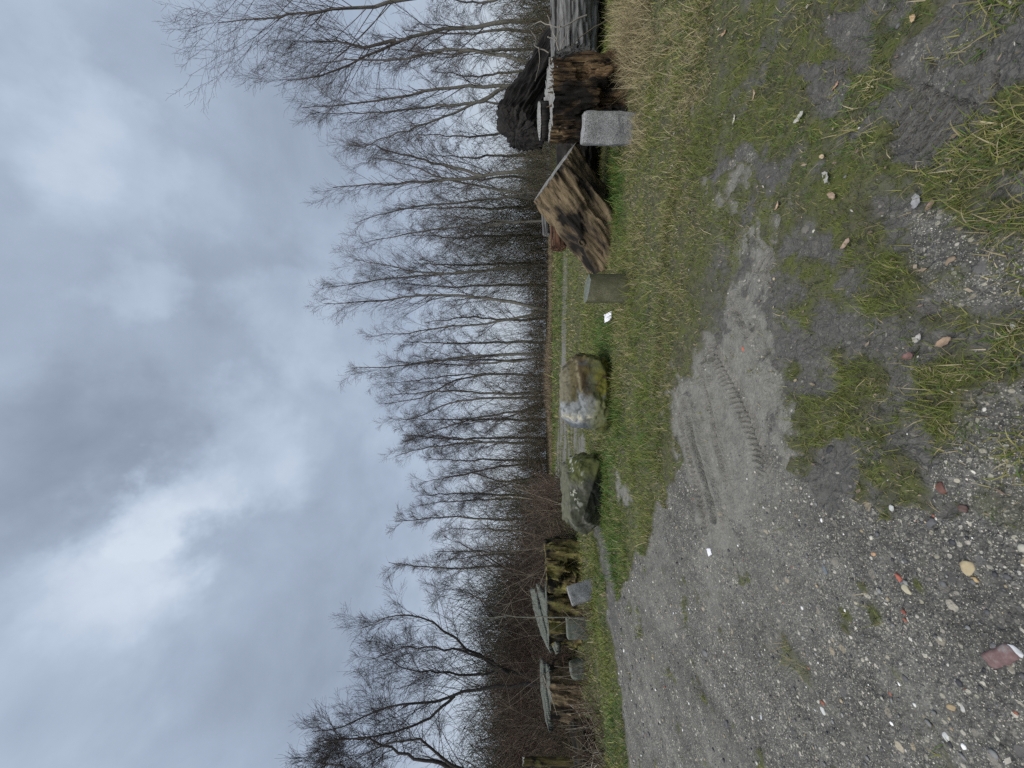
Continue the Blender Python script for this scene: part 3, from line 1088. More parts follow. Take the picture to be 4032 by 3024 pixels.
branchy('dead_branch', 'pale forked dead branch tangled in front of the grey log', 'branch',
        px_lines([[(2310, 60, 0), (2235, 95, 0), (2180, 120, 0), (2150, 85, .1), (2105, 75, .2), (2088, 105, .2)],
                  [(2200, 200, 0), (2190, 150, 0), (2165, 95, 0), (2155, 60, 0)],
                  [(2205, 200, 0), (2235, 115, 0), (2243, 105, 0)], [(2190, 165, 0), (2210, 85, 0), (2219, 65, 0)],
                  [(2155, 145, 0), (2175, 150, 0), (2195, 165, 0)]], 6.15), 0.013, 0.005, (0.26, 0.24, 0.20))
branchy('dead_branch', 'thin curved dead branch hanging above the flat top of the broad stump', 'branch',
        px_lines([[(2160, 208, 0), (2120, 185, 0), (2092, 185, .05), (2120, 165, 0), (2090, 120, .1)], [(2122, 186, 0), (2125, 250, 0), (2107, 320, 0)]], 5.9), 0.010, 0.004, (0.2, 0.18, 0.15))
branchy('dead_branch', 'single straight brown stick leaning in front of the grey log', 'branch',
        px_lines([[(2470, 30, 0), (2380, 90, 0), (2300, 130, 0), (2245, 187, 0)]], 5.9), 0.011, 0.006, (0.14, 0.12, 0.085))

# ---- old logs lying farther back, seen over the leaning log
p = G(2236, 900)
pa, pb = P(2203, 978, p[1] + .35), P(2203, 760, p[1] + .5)
ax = pb - pa
Lr = np.linalg.norm(ax)
mm = frame_matrix((pa[0], pa[1], 0.24), (ax[0], ax[1], 0), (0, 0, 1))
rl = thing('old_log', 'reddish brown broken log lying in the grass far behind the leaning log', 'log', matrix=mm)
V, Q, top, bot = log_side(0.29, Lr, 60, 30, 61, groove=0.04, gfreq=5, lump=0.1)
link('trunk', mesh_np('trunk', V, [Q]), M['redlog'], rl)
V, Q = cap(bot, False, 3, 0.03)
link('broken_end', mesh_np('broken_end', V, [Q]), M['redlog'], rl)
pa, pb = P(2152, 925, p[1] + 1.2), P(2142, 800, p[1] + 1.3)
ax = pb - pa
mm = frame_matrix(pa, ax, (0, 0, 1))
rl = thing('old_log', 'short grey log stub resting on top of the reddish far log', 'log', matrix=mm)
V, Q, top, bot = log_side(0.13, np.linalg.norm(ax), 40, 20, 65, groove=0.02, gfreq=5, lump=0.12)
link('trunk', mesh_np('trunk', V, [Q]), M['greylog'], rl)
V, Q = cap(bot, False, 3, 0.02)
link('cut_face', mesh_np('cut_face', V, [Q]), M['cut'], rl)


# ---- rocks
def rock(name, label, cat, centre, half_, planes, seed, colfn, rough=0.05, n=120, yaw=0.0, sharp=0.02):
    """a stone bounded by planes (normal, distance) softened at the edges"""
    u = np.linspace(0, math.pi, n)
    v = np.linspace(0, 2 * math.pi, 2 * n, endpoint=False)
    U, Vv = np.meshgrid(u, v, indexing='ij')
    D = np.stack([np.sin(U) * np.cos(Vv), np.sin(U) * np.sin(Vv), np.cos(U)], -1)
    h = np.asarray(half_)
    r = 1 / np.sqrt(((D / h) ** 2).sum(-1))
    acc = np.full(r.shape, 0.0)
    kk = 1 / sharp
    best = r.copy()
    for nrm, dist in planes:
        nrm = np.asarray(nrm, float)
        nrm /= np.linalg.norm(nrm)
        dn = D @ nrm
        rp = np.where(dn > 0.02, dist / np.maximum(dn, 0.02), 1e3)
        mn = np.minimum(best, rp)
        best = mn - sharp * np.log1p(np.exp(-np.abs(best - rp) / sharp)) * 0.6
    best = np.maximum(best, 0.05)
    Pn = D * best[..., None]
    rg_ = 1 - np.abs(2 * fbm(Pn[..., 0] * 2.6 + 3, Pn[..., 1] * 2.6, Pn[..., 2] * 2.6, 4, seed + 3) - 1)
    Pn = Pn * (1 - 0.035 * smooth(0.86, 1.0, rg_))[..., None]
    stp = fbm(Pn[..., 0] * 1.8 + 7, Pn[..., 1] * 1.8, Pn[..., 2] * 1.8, 3, seed + 5) * 9
    stp = np.floor(stp) + smooth(0.72, 1.0, stp - np.floor(stp))
    Pn = Pn * (1 + 0.020 * (stp - 4.5))[..., None]
    Pn = Pn * (1 + rough * 2 * (fbm(Pn[..., 0] * 3.2, Pn[..., 1] * 3.2, Pn[..., 2] * 3.2, 4, seed) - .5))[..., None]
    Pn = Pn * (1 + rough * 0.45 * (fbm(Pn[..., 0] * 13, Pn[..., 1] * 13, Pn[..., 2] * 13, 3, seed + 7) - .5))[..., None]
    col = colfn(Pn, seed)
    nu, nv = U.shape
    idx = np.arange(nu * nv).reshape(nu, nv)
    a, b2 = idx[:-1], idx[1:]
    Q = np.stack([a, b2, np.roll(b2, -1, 1), np.roll(a, -1, 1)], -1).reshape(-1, 4)
    me_ = mesh_np(name, Pn.reshape(-1, 3), [Q], col=col.reshape(-1, 3))
    o = link(name, me_, M['rock'], None, label, cat)
    o.location = centre
    o.rotation_euler = (0, 0, yaw)
    return o


def lerp(a, b, f):
    return np.asarray(a) * (1 - f[..., None]) + np.asarray(b) * f[..., None]


def boulder_col(p, seed):
    x_, y_, z_ = p[..., 0], p[..., 1], p[..., 2]
    n1_ = fbm(x_ * 4, y_ * 4, z_ * 4, 4, 201)
    n2_ = fbm(x_ * 11, y_ * 11, z_ * 11, 3, 203)
    c = np.tile([0.062, 0.043, 0.020], x_.shape + (1,)).astype(float)            # rusty brown face
    c = lerp(c, (0.055, 0.05, 0.04), smooth(0.5, 0.62, n1_) * smooth(-0.05, 0.1, x_))
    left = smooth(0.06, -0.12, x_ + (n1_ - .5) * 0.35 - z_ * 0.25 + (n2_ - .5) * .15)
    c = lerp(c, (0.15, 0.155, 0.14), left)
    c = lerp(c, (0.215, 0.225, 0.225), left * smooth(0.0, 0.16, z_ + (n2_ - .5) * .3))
    c = lerp(c, (0.11, 0.115, 0.11), left * smooth(0.56, 0.66, n2_))
    ridge = np.exp(-((x_ + 0.40 + 0.05 * (n1_ - .5)) / 0.055) ** 2) * smooth(-0.1, 0.05, z_) * smooth(0.42, 0.56, n2_ + .06)
    c = lerp(c, (0.40, 0.375, 0.29), np.clip(ridge * 1.1, 0, 1))
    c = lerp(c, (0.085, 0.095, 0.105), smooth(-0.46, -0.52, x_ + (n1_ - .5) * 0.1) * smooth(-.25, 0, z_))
    topm = smooth(0.20, 0.27, z_ + (n1_ - .5) * 0.14) * smooth(-0.2, -0.05, x_)
    c = lerp(c, (0.105, 0.088, 0.042), topm)
    c = lerp(c, (0.15, 0.135, 0.09), topm * smooth(0.30, 0.36, z_))
    edge = np.exp(-((z_ + 0.10 * (n1_ - .5) - 0.17 - 0.12 * x_) / 0.022) ** 2) * smooth(-0.05, 0.03, x_)
    c = lerp(c, (0.20, 0.17, 0.10), np.clip(edge, 0, 1) * smooth(0.35, 0.6, n2_ + .08))
    mossy = smooth(0.06, -0.22, z_ + (n1_ - .5) * 0.45 - np.maximum(x_, 0) * 0.25) * smooth(0.36, 0.5, n2_ + 0.1)
    c = lerp(c, (0.125, 0.120, 0.022), np.clip(mossy * 0.95, 0, 1))
    c = lerp(c, (0.095, 0.10, 0.035), 0.7 * smooth(0.46, 0.6, n1_) * smooth(0.12, -0.1, z_))
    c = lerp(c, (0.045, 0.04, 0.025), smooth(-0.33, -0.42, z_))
    return c


b0 = G(2424, 1555)
rock('boulder', 'big rounded boulder with rusty face, pale bluish left side and yellow moss', 'boulder', (b0[0] + .02, b0[1] + 0.52, 0.36), (0.74, 0.62, 0.56),
     [((0, 0.05, 1), 0.44), ((0.72, -0.1, 0.55), 0.60), ((-0.75, -0.15, 0.62), 0.58), ((0.20, -1, 0.22), 0.50), ((-0.42, -0.9, 0.25), 0.52), ((-1, 0, 0.05), 0.63), ((1, -0.1, -0.1), 0.62),
      ((0.45, -0.75, 0.75), 0.50)], 77, boulder_col, 0.11, 120, 0.0, 0.004)


def rock2_col(p, seed):
    x_, y_, z_ = p[..., 0], p[..., 1], p[..., 2]
    n1_ = fbm(x_ * 4, y_ * 4, z_ * 4, 4, 211)
    n2_ = fbm(x_ * 14, y_ * 14, z_ * 14, 3, 213)
    c = np.tile([0.045, 0.048, 0.030], x_.shape + (1,)).astype(float)
    c = lerp(c, (0.11, 0.11, 0.088), smooth(0.52, 0.66, n1_))
    c = lerp(c, (0.035, 0.035, 0.03), smooth(0.05, -0.15, z_ + (n1_ - .5) * .3) * smooth(-0.25, 0.0, x_))
    c = lerp(c, (0.085, 0.095, 0.025), smooth(0.25, 0.45, x_ + (n1_ - .5) * .4) * 0.8)
    c = lerp(c, (0.42, 0.42, 0.35), smooth(0.585, 0.64, n2_) * smooth(0.0, 0.2, z_) * smooth(-0.3, 0.1, x_))
    c = lerp(c, (0.10, 0.10, 0.068), smooth(0.27, 0.315, z_ + (n2_ - .5) * 0.05))
    return c


b1 = G(2384, 1970)
rock('rock', 'angular grey green rock with flat top and lichen specks left of the boulder', 'rock', (b1[0] - .02, b1[1] + 0.36, 0.31), (0.82, 0.66, 0.62),
     [((0.05, -0.12, 1), 0.33), ((0.5, -0.25, 0.85), 0.44), ((1, -0.1, 0.32), 0.66), ((-0.55, -0.3, 0.8), 0.50), ((-1, -0.15, 0.02), 0.67), ((-0.75, -1, -0.15), 0.50), ((0.2, -1, 0.35), 0.36), ((0.7, -0.8, 0.45), 0.52), ((-0.1, -1, -0.55), 0.34),
      ((-0.9, -0.4, -0.7), 0.54)], 83, rock2_col, 0.17, 120, 0.05, 0.002)

# ---- left stumps
def left_stump(yl, yr, xb, hgt, label, mat, capmat, seed, skew=(0, 0), topn=0.05, holes=(), slabs=(), taper=0.02):
    c2, R, dep = stump_from(yl, yr, xb)
    o = thing('tree_stump', label, 'tree stump', (c2[0], c2[1], -0.05))
    V, Q, top, bot = log_side(R, hgt + .05, 170, 80, seed, groove=0.13, gfreq=4.5, lump=0.16, taper=taper, flare=0.08, skew=skew, topn=topn, holes=holes)
    link('trunk', mesh_np('trunk', V, [Q]), M[mat], o)
    V, Q = cap(top, True, seed + 1, 0.04, crackn=7, crackd=0.08)
    link('cut_face', mesh_np('cut_face', V, [Q]), M[capmat], o)
    return o, c2, R


sA, cA, RA = left_stump(2108, 2330, 2300, 0.86, 'hollow mossy yellow stump next to the angular rock', 'mossy', 'mossy', 101, (0.05, 0), 0.07,
                        holes=[(-1.2, 0.30, 0.22, 0.22, 0.25), (-1.75, 0.45, 0.13, 0.16, 0.2), (-2.2, 0.62, 0.09, 0.13, 0.18), (-1.1, 0.62, 0.05, 0.06, 0.12), (-1.9, 0.12, 0.3, 0.12, 0.12)])
sB, cB, RB = left_stump(2300, 2560, 2302, 0.84, 'tall stump with split grey slab on top behind the tilted granite block', 'mossy', 'cutgreen', 113, (0.02, 0), 0.03,
                        holes=[(-2.4, 0.5, 0.16, 0.3, 0.2), (-2.0, 0.3, 0.12, 0.2, 0.15), (-1.3, 0.6, 0.05, 0.3, 0.05)])
yB = math.atan2(cB[1], cB[0])


def locd(cang, u, v):
    e1 = np.array([math.sin(cang), -math.cos(cang)])
    e2 = np.array([math.cos(cang), math.sin(cang)])
    return u * e1 + v * e2


for k, (pts, z_) in enumerate([([(0.74, 0.0), (0.45, -0.28), (-0.10, -0.40), (-0.66, -0.38), (-0.82, -0.20), (-0.45, -0.05), (0.1, -0.02)], 1.0),
                               ([(0.66, 0.34), (0.62, 0.06), (0.05, 0.03), (-0.50, 0.0), (-0.78, 0.02), (-0.40, 0.28), (0.2, 0.42)], 1.02)]):
    o = plank('split_slab', [locd(yB, *q) for q in pts], 0.13, M['cutgreen'], sB, 31 + k, 12, 0.03)
    o.rotation_mode = 'QUATERNION'
    o.rotation_quaternion = Quaternion((*locd(yB, 0, 1), 0), -0.23) @ Quaternion((*locd(yB, 1, 0), 0), 0.42)
    o.location = (0, 0, z_)
o = plank('splinter_slab', [locd(yB, *q) for q in [(0.80, -0.2), (0.55, -0.48), (0.0, -0.56), (-0.2, -0.3), (0.3, -0.1)]], 0.05, M['cutgreen'], sB, 37, 12, 0.03)
o.location = (0, 0, 0.93)
sC, cC, RC = left_stump(2588, 2835, 2300, 0.78, 'low crumbling stump with greenish cut top behind the small rounded block', 'log', 'cutgreen', 127, (0.0, 0.0), 0.05,
                        holes=[(-2.6, 0.35, 0.2, 0.3, 0.16), (-1.9, 0.2, 0.15, 0.2, 0.14)])
yC = math.atan2(cC[1], cC[0])
for pts, z_, tl, sd_ in [([(0.50, -0.05), (0.25, -0.38), (-0.15, -0.42), (-0.42, -0.32), (-0.30, -0.05), (0.1, 0.08)], 0.90, 0.30, 41),
                         ([(0.62, 0.25), (0.50, 0.0), (0.0, -0.02), (-0.55, -0.12), (-0.80, 0.0), (-0.6, 0.2), (0.0, 0.42)], 0.95, 0.26, 43)]:
    o = plank('split_slab', [locd(yC, *q) for q in pts], 0.12, M['cutgreen'], sC, sd_, 12, 0.03)
    o.rotation_mode = 'QUATERNION'
    o.rotation_quaternion = Quaternion((*locd(yC, 0, 1), 0), -0.06) @ Quaternion((*locd(yC, 1, 0), 0), tl)
    o.location = (0, 0, z_)

# stone blocks along the left edge
p = G(2342, 2325)
block('granite_block', 'tilted granite kerb block with bright top edge by the mossy stumps', (p[0], p[1] + .12, -0.09), (0.34, 0.30, 0.62), math.radians(38), (-0.10, -0.27), 'granite', 13, 0.02)
p = G(2316, 2482)
block('granite_block', 'straight mossy granite block with a ribbed face below the split slab', (p[0], p[1] + .1, -0.06), (0.41, 0.26, 0.53), math.radians(22), (0, -0.02), 'granite_moss', 17, 0.025)
p = G(2312, 2642)
block('granite_block', 'small rounded dark mossy block in front of the low crumbling stump', (p[0], p[1] + .1, -0.06), (0.36, 0.28, 0.44), math.radians(26), (-0.05, -0.13), 'granite_moss', 19, 0.06, wob=0.03)

pa, pb = P(2325, 2845, 7.9), P(2345, 3140, 6.9)
ax = pb - pa
mm = frame_matrix((pa[0], pa[1], 0.20), (ax[0], ax[1], 0.0), (0, 0, 1))
ml = thing('old_log', 'dark mossy rotten log under the dead canes at the left edge', 'log', matrix=mm)
V, Q, top, bot = log_side(0.27, np.linalg.norm(ax), 80, 50, 149, groove=0.07, gfreq=4, lump=0.25)
link('trunk', mesh_np('trunk', V, [Q]), M['mossydark'], ml)
V, Q = cap(bot, False, 150, 0.05)
link('broken_end', mesh_np('broken_end', V, [Q]), M['mossydark'], ml)

# pale stub standing in the scrub at the left edge
q0 = P(2130, 3000, 8.4)
stub = thing('broken_stub', 'pale mossy broken branch stub in the scrub at the far left', 'tree stump', (q0[0], q0[1], 0))
V, Q, top, bot = log_side(0.10, 1.44, 40, 30, 141, groove=0.02, gfreq=4, lump=0.2, taper=0.15, topn=0.06)
link('trunk', mesh_np('trunk', V, [Q]), M['mossy'], stub)
V, Q = cap(top, True, 143, 0.03)
link('broken_end', mesh_np('broken_end', V, [Q]), M['cut'], stub)

# ------------------------------------------------------------------ trees
def grow(g, Pp, Rp, n, t0, t1, ln, ang, K, up, wig, rr, tip=0.35, lfall=0.5, bias=1.0):
    Np, Kp, _ = Pp.shape
    pi = np.repeat(np.arange(Np), n)
    j = np.tile(np.arange(n), Np)
    t_ = t0 + (t1 - t0) * ((j + g.uniform(0, 1, len(j))) / n) ** bias
    f = t_ * (Kp - 1)
    i0 = np.minimum(f.astype(int), Kp - 2)
    fr = (f - i0)[:, None]
    pos = Pp[pi, i0] * (1 - fr) + Pp[pi, i0 + 1] * fr
    rad = Rp[pi, i0] * (1 - fr[:, 0]) + Rp[pi, i0 + 1] * fr[:, 0]
    T = Pp[pi, i0 + 1] - Pp[pi, i0]
    T /= np.linalg.norm(T, axis=1, keepdims=True) + 1e-9
    rv = g.normal(size=T.shape)
    pr = rv - (rv * T).sum(1, keepdims=True) * T
    pr /= np.linalg.norm(pr, axis=1, keepdims=True) + 1e-9
    a = (ang[0] + (ang[1] - ang[0]) * g.uniform(0, 1, len(pi)))[:, None]
    D = T * np.cos(a) + pr * np.sin(a)
    Ls = np.linalg.norm(np.diff(Pp, axis=1), axis=2).sum(1)[pi]
    base_len = ln if ln > 0 else -ln * Ls
    ll = base_len * (1 - lfall * (t_ - t0) / max(t1 - t0, 1e-6)) * g.uniform(0.6, 1.25, len(pi))
    out_ = np.zeros((len(pi), K, 3))
    out_[:, 0] = pos
    for k in range(1, K):
        D = D + np.array([0, 0, 1.0]) * (up[0] + (up[1] - up[0]) * k / K) + g.normal(0, wig, D.shape)
        D /= np.linalg.norm(D, axis=1, keepdims=True)
        out_[:, k] = out_[:, k - 1] + D * (ll / (K - 1))[:, None]
    r0 = np.minimum(rad * rr, rad * 0.9)
    R = r0[:, None] * np.linspace(1, tip, K)[None]
    return out_, R


def tree(name, label, stems, r0, seed, colr, twigc, lv=(34, 7, 6), spread=0.15, ang1=(0.45, 0.85), t0=0.22, droop=-0.05, group='leafless trees along the field edge', l3=0.42, kinds='tree', minr=0.0028, up1=(0.03, 0.10), l2=0.55, tipr=.25):
    """stems: list of polylines (world points); the first reaches the ground"""
    g = np.random.default_rng(seed)
    base = np.array(stems[0][0], float)
    root = thing(name, label, kinds, (base[0], base[1], 0), group)
    K0 = 18
    Ps, Rs = [], []
    for k, s_ in enumerate(stems):
        pl = resample(s_, K0)
        pl[1:-1] += g.normal(0, 0.025, (K0 - 2, 3))
        Ps.append(pl)
        rk = r0 * (1 if k == 0 else 0.72)
        Rs.append(rk * np.linspace(1, tipr * 0.5, K0) ** 0.9)
    Ps, Rs = np.array(Ps), np.array(Rs)
    org = np.array([base[0], base[1], 0])
    V, Q = tubes(Ps - org, Rs, 7)
    nn = fbm(V[:, 0] * 8, V[:, 1] * 8, V[:, 2] * 3, 3, seed)
    cc = np.asarray(colr)[None] * (0.6 + 0.8 * nn[:, None])
    hfrac = np.clip(V[:, 2] / max(V[:, 2].max(), 1e-3), 0, 1)
    cc = cc * (1 - smooth(.35, .8, hfrac)[:, None]) + np.asarray(twigc)[None] * 1.2 * smooth(.35, .8, hfrac)[:, None]
    link('trunk', mesh_np('trunk', V, [Q], col=cc), M['trunk'], root)
    Hh = (Ps[:, -1, 2] - Ps[:, 0, 2]).max()
    P1, R1 = grow(g, Ps, Rs, lv[0], t0, 0.97, Hh * spread, ang1, 7, up1, 0.05, 0.30, 0.3, 0.5)
    R1 = np.maximum(R1, minr * 1.6)
    P2, R2 = grow(g, P1, R1, lv[1], 0.22, 1.0, -l2, (0.30, 0.85), 5, (0.02, 0.0), 0.11, 0.55, 0.5, 0.5)
    R2 = np.maximum(R2, minr * 1.15)
    P3, R3 = grow(g, P2, R2, lv[2], 0.2, 1.0, l3, (0.3, 0.9), 3, (0.02, droop * 4), 0.2, 0.7, 0.6, 0.35)
    R3 = np.maximum(R3, minr)
    Pt, Rt = grow(g, Ps, Rs, int(lv[0] * 1.5), 0.5, 1.0, Hh * 0.06, (0.3, 0.8), 4, (0.03, droop * 3), 0.2, 0.4, 0.5, 0.3)
    Rt = np.maximum(Rt, minr)
    V, Fs = merge([tubes(P1 - org, R1, 4), tubes(P2 - org, R2, 3), tubes(P3 - org, R3, 3), tubes(Pt - org, Rt, 3)])
    c1 = np.asarray(twigc)[None] * g.uniform(0.7, 1.3, (len(V), 1))
    link('crown', mesh_np('crown', V, Fs, col=c1), M['twig'], root)
    return root


def stem(pts, Y, lean=0.0, gz=True):
    pts = list(pts)
    o = [P(x, y, Y + lean * k) for k, (x, y) in enumerate(pts)]
    if gz:
        b_ = o[0].copy()
        b_[2] = -0.05
        if o[0][2] > 0.15:
            o = [b_] + o
        else:
            o[0][2] = -0.05
    return o


BIR = (0.17, 0.16, 0.135)
TW = (0.115, 0.098, 0.09)
DK = (0.05, 0.045, 0.04)
trees = [
    ('birch_tree', 'tall birch at the far right whose crown leaves the picture', [[(2130, -30), (1900, -60), (1500, -90), (1100, -60), (780, -10)], [(1800, -60), (1500, 20), (1150, 60), (860, 90)]], 13.5, 0.13, (24, 8, 7), 0.35),
    ('birch_tree', 'birch curving to the left above the grey log at the right', [[(2120, 78), (1820, 100), (1610, 150), (1440, 210), (1310, 290), (1180, 318), (1130, 318)], [(1560, 160), (1440, 190), (1330, 160), (1200, 170)]], 14.5, 0.115, (22, 8, 7), 0.25),
    ('birch_tree', 'crooked dark tree bending right beside the black trunk', [[(2090, 255), (2040, 235), (1880, 197), (1810, 203), (1750, 168), (1650, 235), (1440, 232), (1250, 250)]], 13.8, 0.10, (21, 8, 6), 0.23),
    ('birch_tree', 'forked tree with three stems rising behind the black trunk', [[(2090, 345), (1985, 340), (1850, 338), (1600, 375), (1410, 405), (1190, 425)], [(1970, 352), (1900, 405), (1680, 420), (1500, 440), (1250, 445)], [(1990, 345), (1780, 450), (1600, 520), (1390, 590)]], 14.5, 0.10, (17, 8, 6), 0.19),
    ('birch_tree', 'straight birch with steep left branches behind the gap between the stumps', [[(2120, 672), (2000, 678), (1880, 695), (1640, 720), (1450, 728), (1310, 738)], [(1900, 690), (1750, 650), (1560, 600), (1420, 560)]], 17.0, 0.125, (22, 8, 7), 0.22),
    ('birch_tree', 'leaning birch crossing its neighbour above the peak of the leaning log', [[(2110, 762), (1990, 755), (1940, 740), (1750, 710), (1600, 640), (1450, 620)]], 18.0, 0.10, (18, 8, 6), 0.19),
    ('birch_tree', 'slim birch with upright crown just left of the peak of the leaning log', [[(2110, 775), (1960, 778), (1790, 798), (1610, 815), (1480, 850), (1400, 880)]], 18.5, 0.09, (18, 8, 6), 0.17),
    ('birch_tree', 'low bushy tree with many stems above the middle of the leaning log', [[(2130, 868), (2000, 880), (1800, 895), (1600, 920), (1420, 960)], [(2050, 875), (1850, 860), (1700, 850)], [(2050, 870), (1900, 900), (1750, 930)]], 18.0, 0.085, (16, 8, 7), 0.22),
    ('birch_tree', 'dense tree with pale trunk above the lower end of the leaning log', [[(2160, 1045), (2115, 1048), (1950, 1060), (1780, 1078), (1580, 1090), (1420, 1115), (1290, 1130)], [(1900, 1065), (1700, 1080), (1500, 1040), (1390, 1020)]], 19.0, 0.12, (22, 9, 7), 0.20),
    ('birch_tree', 'tallest birch of the row with a bare clean trunk above the round post', [[(2165, 1225), (2100, 1205), (1960, 1175), (1780, 1163), (1690, 1162), (1420, 1190), (1275, 1195)]], 19.0, 0.125, (22, 9, 7), 0.22),
    ('birch_tree', 'thin pale birch leaning left next to the tallest one', [[(2165, 1215), (2110, 1238), (1900, 1278), (1780, 1282), (1600, 1312), (1440, 1325)]], 19.5, 0.10, (18, 8, 6), 0.17),
    ('birch_tree', 'dark straight tree with pointed crown above the right side of the boulder', [[(2165, 1392), (2100, 1395), (1840, 1402), (1700, 1425), (1540, 1446), (1385, 1450)]], 19.5, 0.12, (22, 9, 7), 0.19),
    ('birch_tree', 'short dark tree close left of the pointed one above the boulder', [[(2165, 1412), (2100, 1416), (1860, 1435), (1700, 1435), (1560, 1425)]], 19.8, 0.09, (18, 9, 7), 0.17),
    ('birch_tree', 'tree fanning into bent upper branches above the middle of the boulder', [[(2165, 1480), (2100, 1482), (1950, 1470), (1800, 1490), (1660, 1570), (1500, 1590)], [(1950, 1470), (1750, 1480), (1620, 1500), (1520, 1510)]], 20.5, 0.10, (19, 8, 7), 0.17),
    ('birch_tree', 'tree with a few rusty leaves and a crown bowing left above the boulder', [[(2165, 1565), (2100, 1567), (1870, 1567), (1720, 1590), (1600, 1650), (1520, 1660), (1490, 1648)]], 20.5, 0.11, (21, 8, 7), 0.17),
    ('birch_tree', 'slanting twin stemmed birch above the left end of the boulder', [[(2165, 1600), (2110, 1605), (1860, 1645), (1660, 1695), (1560, 1740)], [(2110, 1610), (1950, 1650), (1800, 1670)]], 21.0, 0.10, (18, 8, 7), 0.17),
    ('birch_tree', 'bushy crowned tree over the open gap between boulder and angular rock', [[(2165, 1742), (2100, 1745), (1850, 1742), (1760, 1750), (1600, 1770), (1515, 1795)], [(1900, 1745), (1750, 1720), (1600, 1715)]], 21.0, 0.12, (21, 9, 7), 0.19),
    ('birch_tree', 'open tree with a wavy trunk over the right edge of the angular rock', [[(2165, 1820), (2090, 1825), (1930, 1840), (1800, 1870), (1620, 1900)]], 21.5, 0.10, (19, 9, 6), 0.20),
    ('birch_tree', 'small spreading tree over the middle of the angular rock', [[(2165, 1885), (2085, 1885), (1950, 1900), (1860, 1860), (1700, 1880)], [(2050, 1885), (1920, 1930), (1800, 1960)]], 21.5, 0.09, (18, 9, 6), 0.19),
    ('birch_tree', 'upright tree with a narrow crown over the left part of the angular rock', [[(2165, 1960), (2085, 1962), (1800, 1970), (1700, 1975), (1605, 1990)]], 21.5, 0.10, (21, 9, 6), 0.19),
    ('birch_tree', 'faint little birch in the dip above the hollow mossy stump', [[(2165, 2090), (2050, 2090), (1900, 2085), (1780, 2080), (1700, 2095)]], 23.0, 0.08, (18, 9, 6), 0.20),
    ('birch_tree', 'second faint birch left of the dip beyond the hollow stump', [[(2165, 2180), (2050, 2185), (1900, 2180), (1780, 2200), (1660, 2215)]], 23.0, 0.08, (18, 9, 6), 0.20),
    ('alder_tree', 'small tree with a bare arching trunk leaning right over the hollow stump', [[(2170, 2350), (2100, 2332), (1990, 2235), (1900, 2180), (1830, 2150), (1750, 2110)]], 12.5, 0.07, (18, 8, 6), 0.23),
    ('alder_tree', 'dark spreading tree with two arching limbs behind the split slab stump', [[(2200, 2660), (2040, 2655), (1960, 2640), (1880, 2575), (1720, 2460), (1630, 2415), (1560, 2410), (1420, 2475)], [(1960, 2650), (1800, 2655), (1640, 2645), (1510, 2595)], [(2010, 2655), (1900, 2580), (1700, 2545), (1540, 2560), (1450, 2600)]], 11.5, 0.10, (21, 9, 7), 0.26),
    ('alder_tree', 'stout dark tree leaning left behind the low crumbling stump', [[(2200, 2690), (2050, 2695), (1850, 2722), (1680, 2765), (1480, 2790), (1350, 2865), (1230, 2880)], [(1790, 2740), (1650, 2860), (1480, 2900), (1300, 2920)]], 11.0, 0.10, (22, 9, 7), 0.26),
    ('alder_tree', 'dark arching tree at the left edge of the picture', [[(2250, 3090), (2050, 3080), (1770, 3020), (1680, 2910), (1600, 2895), (1530, 2925), (1400, 2990)], [(1800, 3030), (1600, 2975), (1450, 2900), (1250, 2920)], [(1770, 3030), (1500, 3060), (1250, 3000)]], 10.0, 0.11, (19, 9, 7), 0.28),
    ('alder_tree', 'slender dark tree in the thicket between the two left stump groups', [[(2200, 2500), (1990, 2490), (1930, 2420), (1870, 2330), (1800, 2310), (1700, 2340)]], 12.0, 0.055, (19, 8, 6), 0.23),
]
for k, (nm, lab, stems, Yt, r0, lv, spr) in enumerate(trees):
    sts = [stem(s_, Yt, 0.05 * (k % 3 - 1), gz=(i == 0)) for i, s_ in enumerate(stems)]
    al = nm == 'alder_tree'
    rt_ = tree(nm, lab, sts, r0 * (0.6 if al else 0.78), 300 + k, DK if al else BIR, (0.085, 0.072, 0.066) if al else TW, (int(lv[0] * 1.0), lv[1], lv[2]), spr * (0.95 if al else 1.12), (0.5, 1.15) if al else (0.30, 0.75),
         0.30 if al else 0.25, 0.02 if al else -0.035, 'dark alders on the left' if al else 'leafless trees along the field edge', 0.36 if al else 0.42,
         minr=0.0024 if al else 0.0026, up1=(0.02, 0.06) if al else (0.015, 0.045))
    if 14 <= k <= 21:
        rt_.scale = (1, 1, 0.93)

# slimmer trees standing behind the front row, far off and alike
bk = np.random.default_rng(77)
proto = None
for k, py in enumerate(np.linspace(-100, 2250, 24)):
    Yb = bk.uniform(20.2, 22.3)
    q = P(2150, py + bk.uniform(-30, 30), Yb)
    if proto is None or k < 3:
        st_ = [[(q[0], q[1], -0.05), (q[0] + .1, q[1], 3), (q[0] - .1, q[1], 6.5), (q[0] + .2, q[1], 10.0)]]
        t_ = tree('background_tree', 'slim leafless tree standing in the second row behind the birches', st_, 0.08, 500 + k, BIR, TW, (22, 9, 5), 0.19, group='second row of slim trees', minr=0.0042)
        proto = (proto or []) + [t_]
    else:
        src = proto[k % 3]
        t_ = src.copy()
        COL.objects.link(t_)
        t_.location = (q[0], q[1], 0)
        for ch in src.children:
            c_ = ch.copy()
            COL.objects.link(c_)
            c_.parent = t_
    t_.rotation_euler = (0, 0, bk.uniform(0, 6.28))
    t_.scale = (1.1, 1.1, bk.uniform(0.62, 0.9))

